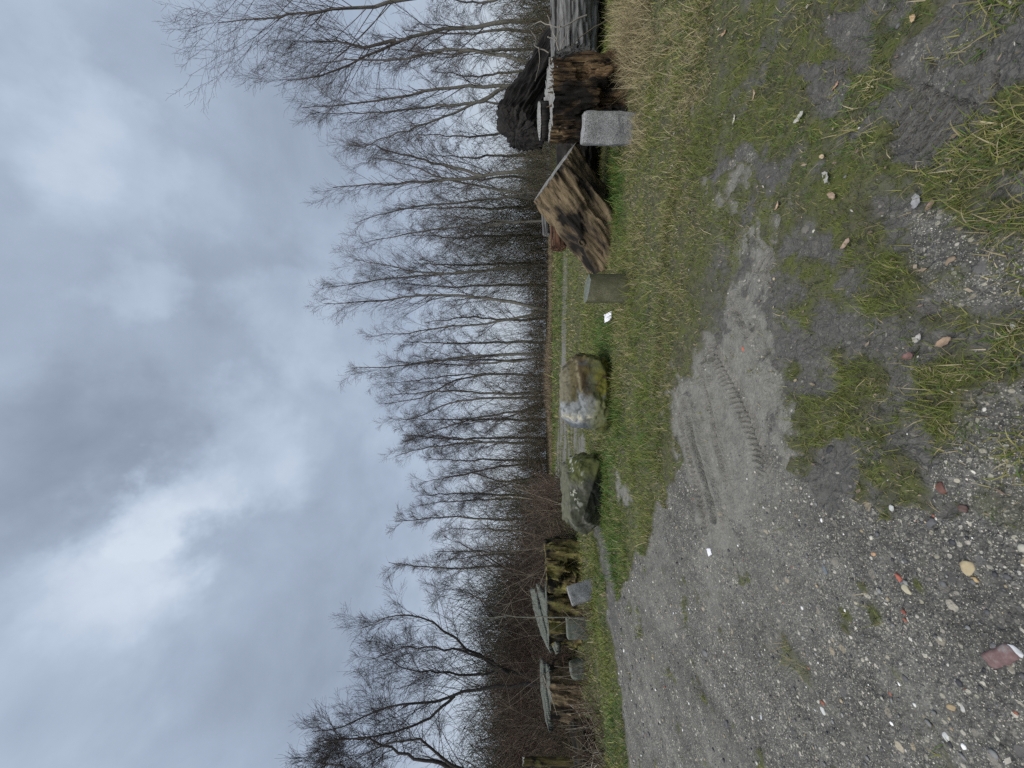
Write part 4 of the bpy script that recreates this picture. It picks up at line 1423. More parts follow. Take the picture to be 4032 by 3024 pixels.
# pale sapling beside the split slab
sp_ = P(2312, 2432, 8.35)
sap = thing('sapling', 'single thin pale sapling in front of the split slab stump', 'sapling', (sp_[0], sp_[1], 0))
ln = [np.array([sp_[0], sp_[1], -.02])] + [P(x, y, 8.35) for x, y in [(2200, 2430), (2080, 2428), (1990, 2424), (1920, 2432), (1850, 2440)]]
link('trunk', stick_mesh([[q - np.array([sp_[0], sp_[1], 0]) for q in ln]], 0.017, 0.006, 7, (0.20, 0.20, 0.155), 16), M['trunk'], sap)
org = np.array([sp_[0], sp_[1], 0])
for ln in ([(2250, 2430), (2190, 2470), (2165, 2485)], [(2010, 2425), (1960, 2410), (1900, 2405)], [(1990, 2424), (1945, 2440), (1900, 2450)]):
    link('branch', stick_mesh([[P(a_, c_, 8.35) - org for a_, c_ in ln]], 0.006, 0.003, 4, (0.2, 0.19, 0.15), 6), M['twig'], sap)

# ------------------------------------------------------------------ thickets: nobody could count these stems
def thicket(name, label, n, yr, Yr, hr, colr, seed, r=(0.004, 0.008), bend=0.3, twigs=4, minr=0.004, hfun=None):
    g = np.random.default_rng(seed)
    Yv = g.uniform(Yr[0], Yr[1], n)
    py = g.uniform(yr[0], yr[1], n)
    base = P(np.full(n, 2100.0), py, Yv)
    base[:, 2] = -0.03
    hh_ = g.uniform(hr[0], hr[1], n)
    if hfun is not None:
        hh_ = hh_ * hfun(py)
    K = 4
    D = np.stack([g.normal(0, bend, n), g.normal(0, bend, n), np.ones(n)], 1)
    D /= np.linalg.norm(D, axis=1, keepdims=True)
    Pn = np.zeros((n, K, 3))
    Pn[:, 0] = base
    for k in range(1, K):
        D = D + g.normal(0, 0.16, D.shape)
        D /= np.linalg.norm(D, axis=1, keepdims=True)
        Pn[:, k] = Pn[:, k - 1] + D * (hh_ / (K - 1))[:, None]
    Rn = g.uniform(r[0], r[1], n)[:, None] * np.linspace(1, 0.4, K)[None]
    P2, R2 = grow(g, Pn, Rn, twigs, 0.2, 1.0, -0.36, (0.4, 1.0), 3, (0.05, 0.02), 0.2, 0.75, 0.6, 0.3)
    R2 = np.maximum(R2, minr)
    V1, Q1 = tubes(Pn, Rn, 3)
    V2, Q2 = tubes(P2, R2, 3)
    c1 = np.asarray(colr)[g.integers(0, len(colr), n)] * g.uniform(0.6, 1.35, (n, 1))
    cv = np.concatenate([np.repeat(c1, K * 3, 0), np.repeat(np.repeat(c1, twigs, 0), 9, 0)])
    V, Fs = merge([(V1, Q1), (V2, Q2)])
    link(name, mesh_np(name, V, Fs, col=cv), M['twig'], None, label, None, None, 'stuff')


RED = [(0.115, 0.076, 0.058), (0.14, 0.098, 0.075), (0.08, 0.058, 0.046), (0.18, 0.14, 0.108)]
BRN = [(0.115, 0.095, 0.07), (0.15, 0.125, 0.09), (0.08, 0.07, 0.052), (0.10, 0.098, 0.062)]
OLV = [(0.08, 0.082, 0.055), (0.06, 0.063, 0.044), (0.11, 0.095, 0.066)]
thicket('red_thicket', 'reddish brown leafless thicket behind the left stumps', 2000, (1880, 3150), (11.5, 15.5), (1.1, 2.6), RED, 901, twigs=5, minr=0.0048, hfun=lambda y: 0.55 + 0.55 * smooth(1900, 2500, y))
thicket('pale_shoots', 'long pale shoots standing out of the reddish thicket', 130, (1950, 3150), (10, 13), (1.3, 3.2), [(0.30, 0.25, 0.19), (0.22, 0.18, 0.13), (0.05, 0.04, 0.035)], 903, twigs=4, minr=0.0035, r=(0.006, 0.012), bend=0.35)
thicket('low_scrub', 'brown scrub right behind the left stumps', 900, (2080, 3200), (9.6, 11), (0.5, 1.5), RED + OLV, 905, twigs=5, minr=0.0035, bend=0.5)
thicket('olive_thicket', 'dark olive thicket deeper in the wood on the left', 1400, (2250, 3300), (14, 19), (2.2, 4.6), OLV, 911, twigs=5, minr=0.0064)
thicket('underbrush', 'brown underbrush along the foot of the birches', 2900, (520, 2150), (18.5, 21.8), (0.5, 1.9), BRN, 921, twigs=5, minr=0.0072, hfun=lambda y: 0.5 + 0.65 * fbm(y * 0.014, y * 0, 0, 4, 5) + 0.1 * _hash(np.floor(y * 50), y * 0, y * 0, 3))
thicket('underbrush', 'dark underbrush behind the grey log on the right', 1300, (-300, 760), (11, 19), (0.8, 2.6), OLV + BRN, 931, twigs=5, minr=0.005)
thicket('tall_underbrush', 'dense upright shoots between the trees above the leaning log', 420, (770, 1120), (18.2, 21), (3.0, 6.0), OLV + BRN, 941, twigs=7, minr=0.0045, bend=0.14)
thicket('tall_underbrush', 'fine upright shoots between the birches of the row', 420, (560, 2150), (18.6, 22), (1.8, 4.6), BRN, 947, twigs=7, minr=0.0040, bend=0.13)
thicket('tall_underbrush', 'bushy twigs in the wood over the boulder', 260, (1330, 2050), (20, 25), (1.5, 3.6), BRN, 951, twigs=7, minr=0.007, bend=0.2)
thicket('far_wood', 'scrubby wood closing the view on the left behind the alders', 1300, (1900, 3600), (17, 22), (1.6, 3.6), BRN + BRN + OLV, 961, twigs=4, minr=0.009, r=(0.010, 0.018), bend=0.18)

# ------------------------------------------------------------------ grass
def blades(name, label, Xb, Yb, Zb, hgt, wid, col, lean, seed, mat='grass', curl=0.6, levels=3):
    g = np.random.default_rng(seed)
    n = len(Xb)
    az = g.uniform(0, 2 * math.pi, n)
    face = az + g.normal(0, 0.8, n) + math.pi / 2
    ld = np.stack([np.cos(az), np.sin(az)], 1)
    wd = np.stack([np.cos(face), np.sin(face)], 1)
    ts = np.linspace(0, 1, levels + 1)
    V = []
    ang0 = lean * g.uniform(0.3, 1.0, n)
    ang1 = ang0 + curl * g.uniform(0.3, 1.5, n)
    x = np.zeros(n)
    z = np.zeros(n)
    prev = 0
    for k, t_ in enumerate(ts):
        if k:
            am = ang0 + (ang1 - ang0) * (t_ + prev) / 2
            st_ = hgt * (t_ - prev)
            x = x + np.sin(am) * st_
            z = z + np.cos(am) * st_
            prev = t_
        cx_ = Xb + ld[:, 0] * x
        cy_ = Yb + ld[:, 1] * x
        cz_ = np.maximum(Zb + z - 0.004, Zb - 0.003 + 0.002 * k)
        wk = wid * (1 - t_ ** 1.6) * 0.5
        if k < levels:
            V.append(np.stack([cx_ - wd[:, 0] * wk, cy_ - wd[:, 1] * wk, cz_], 1))
            V.append(np.stack([cx_ + wd[:, 0] * wk, cy_ + wd[:, 1] * wk, cz_], 1))
        else:
            V.append(np.stack([cx_, cy_, cz_], 1))
    nv = 2 * levels + 1
    Va = np.stack(V, 1).reshape(-1, 3)
    b0_ = np.arange(n)[:, None] * nv
    Qs = [np.concatenate([b0_ + 2 * k, b0_ + 2 * k + 1, b0_ + 2 * k + 3, b0_ + 2 * k + 2], 1) for k in range(levels - 1)]
    tri = np.concatenate([b0_ + nv - 3, b0_ + nv - 2, b0_ + nv - 1], 1)
    cv = np.repeat(col, nv, 0)
    link(name, mesh_np(name, Va, ([np.concatenate(Qs)] if Qs else []) + [tri], col=cv), M[mat], None, label, None, None, 'stuff')


GREENS = np.array([(0.135, 0.165, 0.036), (0.175, 0.192, 0.046), (0.22, 0.215, 0.066), (0.086, 0.142, 0.032), (0.27, 0.25, 0.095), (0.08, 0.122, 0.042)])
STRAW = np.array([(0.36, 0.30, 0.165), (0.29, 0.245, 0.14), (0.43, 0.37, 0.23), (0.24, 0.20, 0.115)])


def sample(n, d0, d1, seed, pw=1.0, half_=50):
    """points in the wedge in front of the camera"""
    g = np.random.default_rng(seed)
    th_ = np.radians(g.uniform(-half_, half_, n))
    u = g.uniform(0, 1, n)
    d = d0 * (d1 / d0) ** u if pw == 0 else (d0 ** pw + u * (d1 ** pw - d0 ** pw)) ** (1 / pw)
    return d * np.sin(th_), d * np.cos(th_), g


def lush(px, py, X, Y):
    """deep green strips"""
    k = np.zeros(X.shape)
    for (x, y, rx, ry, s) in [(2440, 780, 26, 170, 1), (2400, 1900, 55, 260, .9), (2420, 2200, 60, 220, .8), (2490, 2350, 70, 130, .6), (2390, 1330, 50, 120, .6), (2440, 1660, 50, 120, .9), (3300, 420, 110, 160, .8),
                              (2440, 2800, 30, 130, .7), (2560, 1700, 90, 160, .5), (3250, 560, 200, 130, .5), (2215, 1100, 12, 300, .8), (2200, 1950, 30, 170, .9), (2190, 1500, 12, 400, .5), (2560, 1300, 70, 200, .3)]:
        k = np.maximum(k, s * np.exp(-((px - x) / rx) ** 2 - ((py - y) / ry) ** 2))
    return k


def lawn(n, d0, d1, seed, hscale, wmin, wk, levels, thin=1.0, lean=0.65):
    Xb, Yb, g = sample(n, d0, d1, seed, 1.0)
    z_ = zones(Xb, Yb)
    dens = z_[0]
    keep = g.uniform(0, 1, len(Xb)) < dens * thin
    Xb, Yb = Xb[keep], Yb[keep]
    zk = tuple(q[keep] if isinstance(q, np.ndarray) else q for q in z_)
    Zb = height(Xb, Yb, True, zk)
    px, py = zk[4], zk[5]
    d = np.hypot(Xb, Yb)
    tuft = fbm(Xb * 2.6, Yb * 2.6, seed=401, oct=3)
    lu = lush(px, py, Xb, Yb)
    dry = np.clip(smooth(0.44, 0.62, fbm(Xb * 1.1 + 3, Yb * 1.1, seed=411, oct=4)) * 0.55 + 0.12, 0, 1)
    dry = np.maximum(dry, 0.75 * np.exp(-((px - 2600) / 130) ** 2 - ((py - 150) / 260) ** 2))
    dry = np.maximum(dry, 0.45 * np.exp(-((px - 2540) / 110) ** 2 - ((py - 800) / 350) ** 2))
    dry = dry * (1 - lu)
    n_ = len(Xb)
    isd = g.uniform(0, 1, n_) < dry * 0.62
    gi = np.clip((fbm(Xb * 1.9, Yb * 1.9, seed=421, oct=3) - 0.3) * 12 + g.normal(0, 1.3, n_), 0, 5.99).astype(int)
    colr = GREENS[gi] * np.where(d < 4.2, 0.95, 1.12)[:, None]
    colr = np.where((g.uniform(0, 1, n_) < lu)[:, None], GREENS[3] * np.array([0.95, 1.12, 1.0]), colr)
    colr = np.where(isd[:, None], STRAW[g.integers(0, 4, n_)], colr) * g.uniform(0.7, 1.3, (n_, 1))
    hh_ = hscale * g.gamma(3.0, 0.33, n_) * (0.55 + 0.9 * smooth(0.35, 0.7, tuft)) * (1 + 0.9 * lu)
    wid = np.maximum(wmin, d * wk) * g.uniform(0.6, 1.4, n_)
    blades('grass', 'short trampled grass mixed with mud and straw' if d0 < 3 else 'short grass around the stumps and boulders' if d0 < 7 else 'rough grass of the far field', Xb, Yb, Zb, hh_, wid, colr, lean, seed + 5, 'grass', 0.85, levels)
    return


lawn(110000, 1.1, 4.2, 601, 0.040, 0.0034, 0.0012, 2, 1.0)
lawn(130000, 4.0, 9.0, 611, 0.062, 0.0060, 0.0013, 2, 1.0)
lawn(72000, 8.6, 19.5, 621, 0.075, 0.016, 0.0016, 2, 1.0, 0.6)


def tussocks(name, label, spots, seed, hr, nper, colset, spread, lean=0.7, wid=(0.0025, 0.0045), mat='drygrass', curl=0.9):
    g = np.random.default_rng(seed)
    X_, Y_, H_, C_ = [], [], [], []
    for (px, py, s) in spots:
        q = G(px, py)
        n = int(nper * s)
        X_.append(q[0] + g.normal(0, spread * s, n))
        Y_.append(q[1] + g.normal(0, spread * s, n))
        H_.append(g.uniform(hr[0], hr[1], n) * s)
        C_.append(colset[g.integers(0, len(colset), n)] * g.uniform(0.65, 1.25, (n, 1)))
    X_, Y_ = np.concatenate(X_), np.concatenate(Y_)
    Z_ = height(X_, Y_)
    d = np.hypot(X_, Y_)
    blades(name, label, X_, Y_, Z_, np.concatenate(H_), g.uniform(wid[0], wid[1], len(X_)) * np.maximum(1, d / 5), np.concatenate(C_), lean, seed + 1, mat, curl, 4)


g_ = np.random.default_rng(31)
sp1 = [(g_.uniform(2440, 2590), g_.uniform(-60, 330), g_.uniform(0.6, 1.15)) for _ in range(44)] + [(2500, 60 + 18 * k, 1.1) for k in range(12)] + [(g_.uniform(2500, 2560), g_.uniform(400, 600), g_.uniform(.4, .7)) for _ in range(12)]
tussocks('dry_grass', 'straw coloured tussocks at the foot of the broad cut stump', sp1, 701, (0.15, 0.40), 62, STRAW * 1.1, 0.09, 0.55, (0.003, 0.0055))
sp2 = [(g_.uniform(2560, 2800), g_.uniform(0, 420), g_.uniform(0.4, 0.8)) for _ in range(50)]
tussocks('dry_grass', 'flattened straw tussocks on the right side of the grass', sp2, 703, (0.10, 0.26), 60, STRAW, 0.07, 1.3)
sp3 = [(g_.uniform(2405, 2440), g_.uniform(620, 1040), g_.uniform(0.6, 1.0)) for _ in range(40)] + [(2428 + g_.uniform(-8, 12), g_.uniform(1400, 1720), g_.uniform(.5, .9)) for _ in range(26)] + \
      [(2386 + g_.uniform(-5, 15), g_.uniform(1820, 2110), g_.uniform(.5, .9)) for _ in range(24)] + [(2345 + g_.uniform(-15, 20), g_.uniform(2130, 2290), g_.uniform(.5, 1.)) for _ in range(22)]
tussocks('green_tufts', 'longer green grass at the foot of logs and boulders', sp3, 707, (0.07, 0.19), 55, GREENS, 0.09, 0.7, (0.003, 0.005), 'grass')
sp4 = [(3250, 330, 1.0), (3140, 40, 1.1), (3330, 480, .9), (3430, 330, 1.1), (3450, 400, 1.0), (3780, 220, .9), (3890, 20, 1.3), (3980, 0, 1.3), (3700, 620, 1.1), (3800, 600, 1.1),
       (3900, 560, 1.2), (4010, 620, 1.2), (3850, 680, 1.0), (3420, 470, 1.0), (3380, 540, .8), (2955, 1440, .45), (2975, 1405, .5), (2890, 1370, .4), (3450, 1270, .7), (3580, 1380, .6), (3640, 1560, .7), (3680, 1520, .7), (3760, 1720, .8), (3740, 1760, .7),
       (3400, 1740, .8), (3440, 1790, .8), (3420, 1660, .8), (3980, 1440, 1.), (4010, 1340, 1.), (3960, 1380, .9), (3520, 1560, .7), (2990, 830, .8), (2940, 860, .7), (3150, 470, .8), (3180, 540, .8), (4020, 1760, 1), (4000, 1800, .9), (4010, 880, 1.), (3960, 1000, .8), (4020, 1100, .9)]
tussocks('grass_tufts', 'separate green tufts growing in the bare mud', [(a_ + g_.normal(0, 35), b_ + g_.normal(0, 35), c_ * g_.uniform(.45, .95)) for a_, b_, c_ in sp4 for _ in range(3)], 711, (0.028, 0.10), 42, np.concatenate([GREENS, GREENS, STRAW[:3]]), 0.042, 0.9, (0.003, 0.0055), 'grass', 0.9)
# far bank of bleached grass under the trees
nb = 18000
g_ = np.random.default_rng(41)
pyb = g_.uniform(560, 2150, nb)
Yb_ = g_.uniform(17.3, 18.9, nb)
q = P(np.full(nb, 2100.), pyb, Yb_)
hb = g_.uniform(0.16, 0.52, nb) * (0.4 + 0.9 * np.exp(-((pyb - 1500) / 200) ** 2) + 0.3 * np.exp(-((pyb - 1000) / 200) ** 2))
tan_ = np.array([(0.30, 0.235, 0.155), (0.25, 0.20, 0.13), (0.20, 0.16, 0.10), (0.36, 0.29, 0.20)])
blades('dry_grass', 'bleached grass bank along the foot of the birches', q[:, 0], q[:, 1], np.zeros(nb), hb, g_.uniform(0.010, 0.020, nb), tan_[g_.integers(0, 4, nb)] * g_.uniform(.7, 1.2, (nb, 1)), 0.7, 43, 'drygrass', 0.9, 3)

# dead bramble canes at the left
g_ = np.random.default_rng(51)
lines, nbr = [], 430
for k in range(nbr):
    b_ = G(g_.uniform(2290, 2350) + 0.14 * max(0, (py_ := 3090 - 330 * g_.uniform(0, 1) ** 1.4) - 2640), py_)
    if k < 90:
        b_ = G(g_.uniform(2315, 2350), g_.uniform(2380, 2720))
    ln_ = g_.uniform(0.25, 0.85)
    az = g_.uniform(0, 6.28)
    tilt = g_.uniform(0.1, 1.25)
    p1 = b_ + ln_ * np.array([math.cos(az) * math.sin(tilt), 0.5 * math.sin(az) * math.sin(tilt), math.cos(tilt)])
    mid = (b_ + p1) / 2 + g_.normal(0, 0.05, 3)
    lines.append([b_, mid, p1])
Pn = np.array([resample(l_, 5) for l_ in lines])
V, Q = tubes(Pn, g_.uniform(0.0035, 0.007, nbr)[:, None] * np.linspace(1, .6, 5)[None], 4)
cset = np.array([(0.20, 0.165, 0.12), (0.10, 0.065, 0.048), (0.30, 0.26, 0.20), (0.07, 0.045, 0.036)])
link('bramble_canes', mesh_np('bramble_canes', V, [Q], col=np.repeat(cset[g_.integers(0, 4, nbr)], 20, 0)), M['twig'], None, 'tangle of dead canes in front of the left stumps', None, None, 'stuff')
link('dead_stick', stick_mesh([[P(2245, 2775, 8.2), P(2300, 2830, 8.0), P(2365, 2958, 7.3)]], 0.011, 0.006, 5, (0.36, 0.32, 0.25)), M['twig'], None, 'long pale dead stick slanting down in front of the low crumbling stump', 'stick')
branchy('dead_stick', 'pale bent dead stick lying at the left edge of the gravel', 'stick', [[P(2385, 2968, 6.6), P(2340, 2957, 6.6), P(2335, 2990, 6.55), P(2328, 3030, 6.5)], [P(2400, 2960, 6.6), P(2350, 3010, 6.5), P(2330, 3040, 6.5)]], 0.011, 0.006, (0.34, 0.31, 0.26))

# small leafy plant between the granite block and the leaning log
g_ = np.random.default_rng(61)
q = P(2465, 605, 5.6)
plant = thing('leafy_weed', 'small bluish green leafy weed between the granite block and the leaning log', 'plant', (q[0], q[1], 0))
Vs, Fs_, n0 = [], [], 0
for k in range(80):
    az, el = g_.uniform(0, 6.28), g_.uniform(0.1, 1.2)
    c0 = np.array([math.cos(az) * math.cos(el), math.sin(az) * math.cos(el), math.sin(el)]) * g_.uniform(0.03, 0.17) * np.array([1.2, 1, 1.1])
    s_ = g_.uniform(0.018, 0.035)
    d1 = np.array([math.cos(az), math.sin(az), g_.uniform(-.3, .4)])
    d2 = np.array([-math.sin(az), math.cos(az), g_.uniform(-.3, .3)])
    Vs += [c0 - d1 * s_, c0 + d2 * s_ * .55, c0 + d1 * s_, c0 - d2 * s_ * .55]
    Fs_.append([n0, n0 + 1, n0 + 2, n0 + 3])
    n0 += 4
link('leaves', mesh_np('leaves', np.array(Vs), [np.array(Fs_)], col=np.repeat(np.array([(0.05, 0.095, 0.045)]) * g_.uniform(.6, 1.4, (80, 1)), 4, 0), sm=False), M['grass'], plant)
link('stem', stick_mesh([[(0, 0, -.02), (0.02 * k - .04, 0.015 * (k % 3), 0.1 + .02 * k)] for k in range(5)], 0.004, 0.002, 4, (0.06, 0.09, 0.04), 4), M['twig'], plant)

# ------------------------------------------------------------------ stones and litter
ico_v = []
phi = (1 + 5 ** .5) / 2
ico_v = np.array([(-1, phi, 0), (1, phi, 0), (-1, -phi, 0), (1, -phi, 0), (0, -1, phi), (0, 1, phi), (0, -1, -phi), (0, 1, -phi), (phi, 0, -1), (phi, 0, 1), (-phi, 0, -1), (-phi, 0, 1)]) / math.hypot(1, phi)
ico_f = np.array([(0, 11, 5), (0, 5, 1), (0, 1, 7), (0, 7, 10), (0, 10, 11), (1, 5, 9), (5, 11, 4), (11, 10, 2), (10, 7, 6), (7, 1, 8), (3, 9, 4), (3, 4, 2), (3, 2, 6), (3, 6, 8), (3, 8, 9), (4, 9, 5), (2, 4, 11), (6, 2, 10), (8, 6, 7), (9, 8, 1)])


def scatter_pebbles(name, label, n, d0, d1, seed, smin, smax, palette, wts, acc):
    X_, Y_, g = sample(n, d0, d1, seed, 1.0)
    z_ = zones(X_, Y_)
    k = g.uniform(0, 1, n) < acc(z_)
    X_, Y_ = X_[k], Y_[k]
    zk = tuple(q[k] for q in z_)
    n = len(X_)
    Z_ = height(X_, Y_, True, zk)
    s = smin + (smax - smin) * g.uniform(0, 1, n) ** 3.2
    s = s * np.maximum(1, np.hypot(X_, Y_) / 3.2)
    sc_ = s[:, None] * g.uniform(0.55, 1.3, (n, 3)) * np.array([1.1, 1.1, 0.6])
    az = g.uniform(0, 6.28, n)
    V = ico_v[None] * (1 + g.normal(0, 0.14, (n, 12, 1))) * sc_[:, None, :]
    x_ = V[..., 0] * np.cos(az)[:, None] - V[..., 1] * np.sin(az)[:, None]
    y_ = V[..., 0] * np.sin(az)[:, None] + V[..., 1] * np.cos(az)[:, None]
    V = np.stack([x_ + X_[:, None], y_ + Y_[:, None], V[..., 2] + (Z_ + sc_[:, 2] * 0.25)[:, None]], -1)
    Fc = (ico_f[None] + 12 * np.arange(n)[:, None, None]).reshape(-1, 3)
    cc = np.asarray(palette)[g.choice(len(palette), n, p=np.asarray(wts) / np.sum(wts))] * g.uniform(0.75, 1.25, (n, 1))
    link(name, mesh_np(name, V.reshape(-1, 3), [Fc], col=np.repeat(cc, 12, 0), sm=False), M['pebble'], None, label, None, None, 'stuff')


PAL = [(0.10, 0.10, 0.10), (0.17, 0.17, 0.165), (0.25, 0.245, 0.23), (0.42, 0.40, 0.33), (0.62, 0.61, 0.57), (0.78, 0.77, 0.74), (0.33, 0.27, 0.18), (0.30, 0.11, 0.07), (0.05, 0.05, 0.055)]
scatter_pebbles('gravel', 'loose mixed pebbles of the gravel ground', 11000, 1.1, 7.5, 801, 0.0022, 0.011, PAL, [20, 20, 12, 7, 4, 2, 5, 1, 16], lambda z: np.where(z[3], 0.85, 0.10) * (1 - 0.75 * (z[1] > .4)))

# leaf litter and bits of straw
STONES = [  # px, py, length px, colour, flatness, label
    (2926, 1373, 24, (0.62, 0.14, 0.06), .6, 'bright orange brick crumb beside the tyre track'),
    (3538, 2274, 38, (0.50, 0.13, 0.08), .6, 'red brick fragment with broken edges on the gravel'),
    (3437, 2182, 24, (0.55, 0.33, 0.18), .6, 'small orange tan pebble near the blue grey one'),
    (3241, 2241, 40, (0.17, 0.20, 0.225), .5, 'smooth blue grey oval pebble in the gravel'),
    (3830, 2235, 70, (0.50, 0.40, 0.22), .5, 'largest yellow knobbly flint in the gravel'),
    (3856, 2283, 36, (0.52, 0.36, 0.16), .6, 'amber pebble just left of the yellow knobbly flint'),
    (3577, 2320, 46, (0.50, 0.45, 0.30), .55, 'cream stone with a dark notch near the red brick fragment'),
    (3574, 2410, 26, (0.30, 0.09, 0.06), .6, 'upper one of two small dark red crumbs'),
    (3574, 2442, 26, (0.36, 0.12, 0.07), .6, 'lower brighter one of two small dark red crumbs'),
    (3752, 2785, 46, (0.40, 0.30, 0.16), .6, 'tan pebble with darker rim beside a white oblong stone'),
    (3804, 2787, 48, (0.52, 0.51, 0.47), .5, 'white oblong stone beside the tan rimmed pebble'),
    (3733, 2905, 48, (0.66, 0.66, 0.63), .4, 'long white curved stone near the left edge of the gravel'),
    (3237, 2798, 34, (0.62, 0.62, 0.58), .5, 'slim white stone in the middle of the gravel'),
    (4018, 2560, 60, (0.66, 0.67, 0.68), .4, 'white shard lying against the buried pink brick'),
    (2781, 2571, 44, (0.19, 0.19, 0.185), .5, 'grey rounded stone out on the gravel'),
    (2859, 2850, 36, (0.12, 0.12, 0.125), .6, 'dark grey stone with deep shadow at the far left gravel'),
    (2995, 2824, 28, (0.50, 0.53, 0.56), .5, 'pale bluish stone left on the gravel'),
    (3713, 1921, 52, (0.17, 0.075, 0.055), .5, 'round maroon stone among the sparse grass tufts'),
    (3807, 2002, 46, (0.14, 0.085, 0.07), .5, 'dull brown red stone at the bottom edge of the grass tufts'),
    (3270, 1768, 48, (0.045, 0.045, 0.048), .7, 'black broken lump on the churned mud'),
    (4004, 1283, 36, (0.42, 0.42, 0.38), .6, 'pale round pebble by the bottom grass tufts'),
    (3752, 1028, 46, (0.27, 0.20, 0.13), .5, 'flat tan stone in the mud below the boot prints'),
    (3420, 2818, 0, (0, 0, 0), 0, ''),
    (3990, 1400, 30, (0.40, 0.27, 0.12), .6, 'orange brown pebble among the bottom grass tufts'),
    (3680, 2060, 56, (0.13, 0.13, 0.13), .5, 'broad dark grey stone at the edge of the gravel'),
    (3525, 2000, 30, (0.55, 0.55, 0.52), .55, 'white pebble at the border of gravel and sparse grass'),
]


def one_stone(px, py, lp, col, flat, seed):
    g = np.random.default_rng(seed)
    q = G(px, py)
    d = np.linalg.norm(q - np.array([0, 0, CH]))
    s = lp * 0.5 * q[1] / F * 0.88
    n = 12
    u = np.linspace(0, math.pi, n)
    v = np.linspace(0, 2 * math.pi, 2 * n, endpoint=False)
    U, Vv = np.meshgrid(u, v, indexing='ij')
    D = np.stack([np.sin(U) * np.cos(Vv), np.sin(U) * np.sin(Vv), np.cos(U)], -1)
    cutn = g.normal(size=(9, 3))
    cutn /= np.linalg.norm(cutn, axis=1, keepdims=True)
    dn_ = np.einsum('uvk,ck->uvc', D, cutn)
    D = D * np.minimum(1.0, np.min(np.where(dn_ > 0.05, g.uniform(0.62, 0.9, 9) / np.maximum(dn_, 0.05), 9.0), -1))[..., None]
    p = D * (1 + 0.5 * (fbm(D[..., 0] * 1.6 + seed, D[..., 1] * 1.6, D[..., 2] * 1.6, 3, seed) - .5))[..., None]
    p = np.sign(p) * np.abs(p) ** 0.92
    p = p * s * np.array([1.0, g.uniform(0.55, 0.8), flat * 0.8])
    idx = np.arange(n * 2 * n).reshape(n, 2 * n)
    a, b2 = idx[:-1], idx[1:]
    Q = np.stack([a, b2, np.roll(b2, -1, 1), np.roll(a, -1, 1)], -1).reshape(-1, 4)
    gcol = np.asarray(col) * 0.72 + np.mean(col) * 0.10
    cc = gcol[None] * (0.7 + 0.5 * fbm(p[..., 0].ravel() * 90, p[..., 1].ravel() * 90, p[..., 2].ravel() * 90, 3, seed)[:, None])
    return mesh_np('stone', p.reshape(-1, 3), [Q], col=cc), q, s * flat * 0.8, g.uniform(0, 6.28)


for k, (px, py, lp, col_, fl, lab) in enumerate(STONES):
    if lp == 0:
        continue
    me_, q, hs, rz = one_stone(px, py, lp, col_, fl, 900 + k)
    o = link('stone', me_, M['pebble'], None, lab, 'stone', 'loose stones on the gravel')
    o.location = (q[0], q[1], hz_at(q[0], q[1]) - hs * 0.05)
    o.rotation_euler = (0, 0, rz)

# half buried pinkish brick near the lower left corner
q = G(3965, 2580)
mtb, t, b = mat_new('pink_brick')
nn_ = tnoise(t, mapv(t, (1, 1, 1)), 28, 6, 0.7)
c = cramp(t, nn_, [(0.3, (0.11, 0.075, 0.073)), (0.46, (0.17, 0.105, 0.10)), (0.56, (0.20, 0.165, 0.16)), (0.7, (0.25, 0.24, 0.235))])
t.links.new(c, b.inputs['Base Color'])
bump(t, b, nn_, 0.5, 0.006)
M['pinkbrick'] = mtb
o = block('stone_block', 'half buried worn pink brick at the near edge of the gravel', (q[0], q[1], hz_at(q[0], q[1]) - 0.042), (0.11, 0.045, 0.05), math.radians(142), (0.03, 0.05), 'pinkbrick', 71, 0.014, wob=0.012)
o.name = 'brick_fragment'
o['category'] = 'brick'

# dead leaves
LEAVES = [(3186, 460, 54, (0.40, 0.385, 0.34), 'pale grey curled dead leaf on the trampled grass'), (3280, 696, 60, (0.33, 0.32, 0.29), 'grey weathered dead leaf below the pale curled one'), (3260, 615, 36, (0.42, 0.33, 0.22), 'tan dead leaf between two grey leaves'),
          (3286, 333, 44, (0.30, 0.18, 0.13), 'brown pink dead leaf beside a boot print'), (3626, 71, 40, (0.42, 0.30, 0.18), 'light brown dead leaf at the right edge of the mud'), (3687, 803, 56, (0.24, 0.165, 0.13), 'brown dead leaf flattened in dark mud'),
          (3640, 790, 60, (0.23, 0.23, 0.235), 'bluish grey dead leaf flattened in dark mud'), (3739, 1345, 60, (0.28, 0.20, 0.14), 'curled brown dead leaf among the sparse tufts'), (3090, 810, 36, (0.38, 0.27, 0.19), 'tan pointed dead leaf left of the sandy patch'),
          (3310, 770, 44, (0.30, 0.22, 0.16), 'dull brown dead leaf in the middle of the grass'), (2990, 370, 36, (0.34, 0.25, 0.18), 'small brown dead leaf under the dry tussocks'), (2905, 470, 34, (0.45, 0.42, 0.36), 'small whitish dead leaf in the upper grass'),
          (3360, 960, 50, (0.30, 0.22, 0.17), 'pinkish brown dead leaf in the lower grass'), (3600, 1400, 60, (0.17, 0.10, 0.09), 'dark purple brown dead leaf in the sparse tufts'), (2880, 130, 30, (0.3, 0.2, 0.13), 'brown dead leaf at the right edge by the tussocks'),
          (3640, 1330, 50, (0.36, 0.35, 0.33), 'pale folded dead leaf beside the purple brown one')]
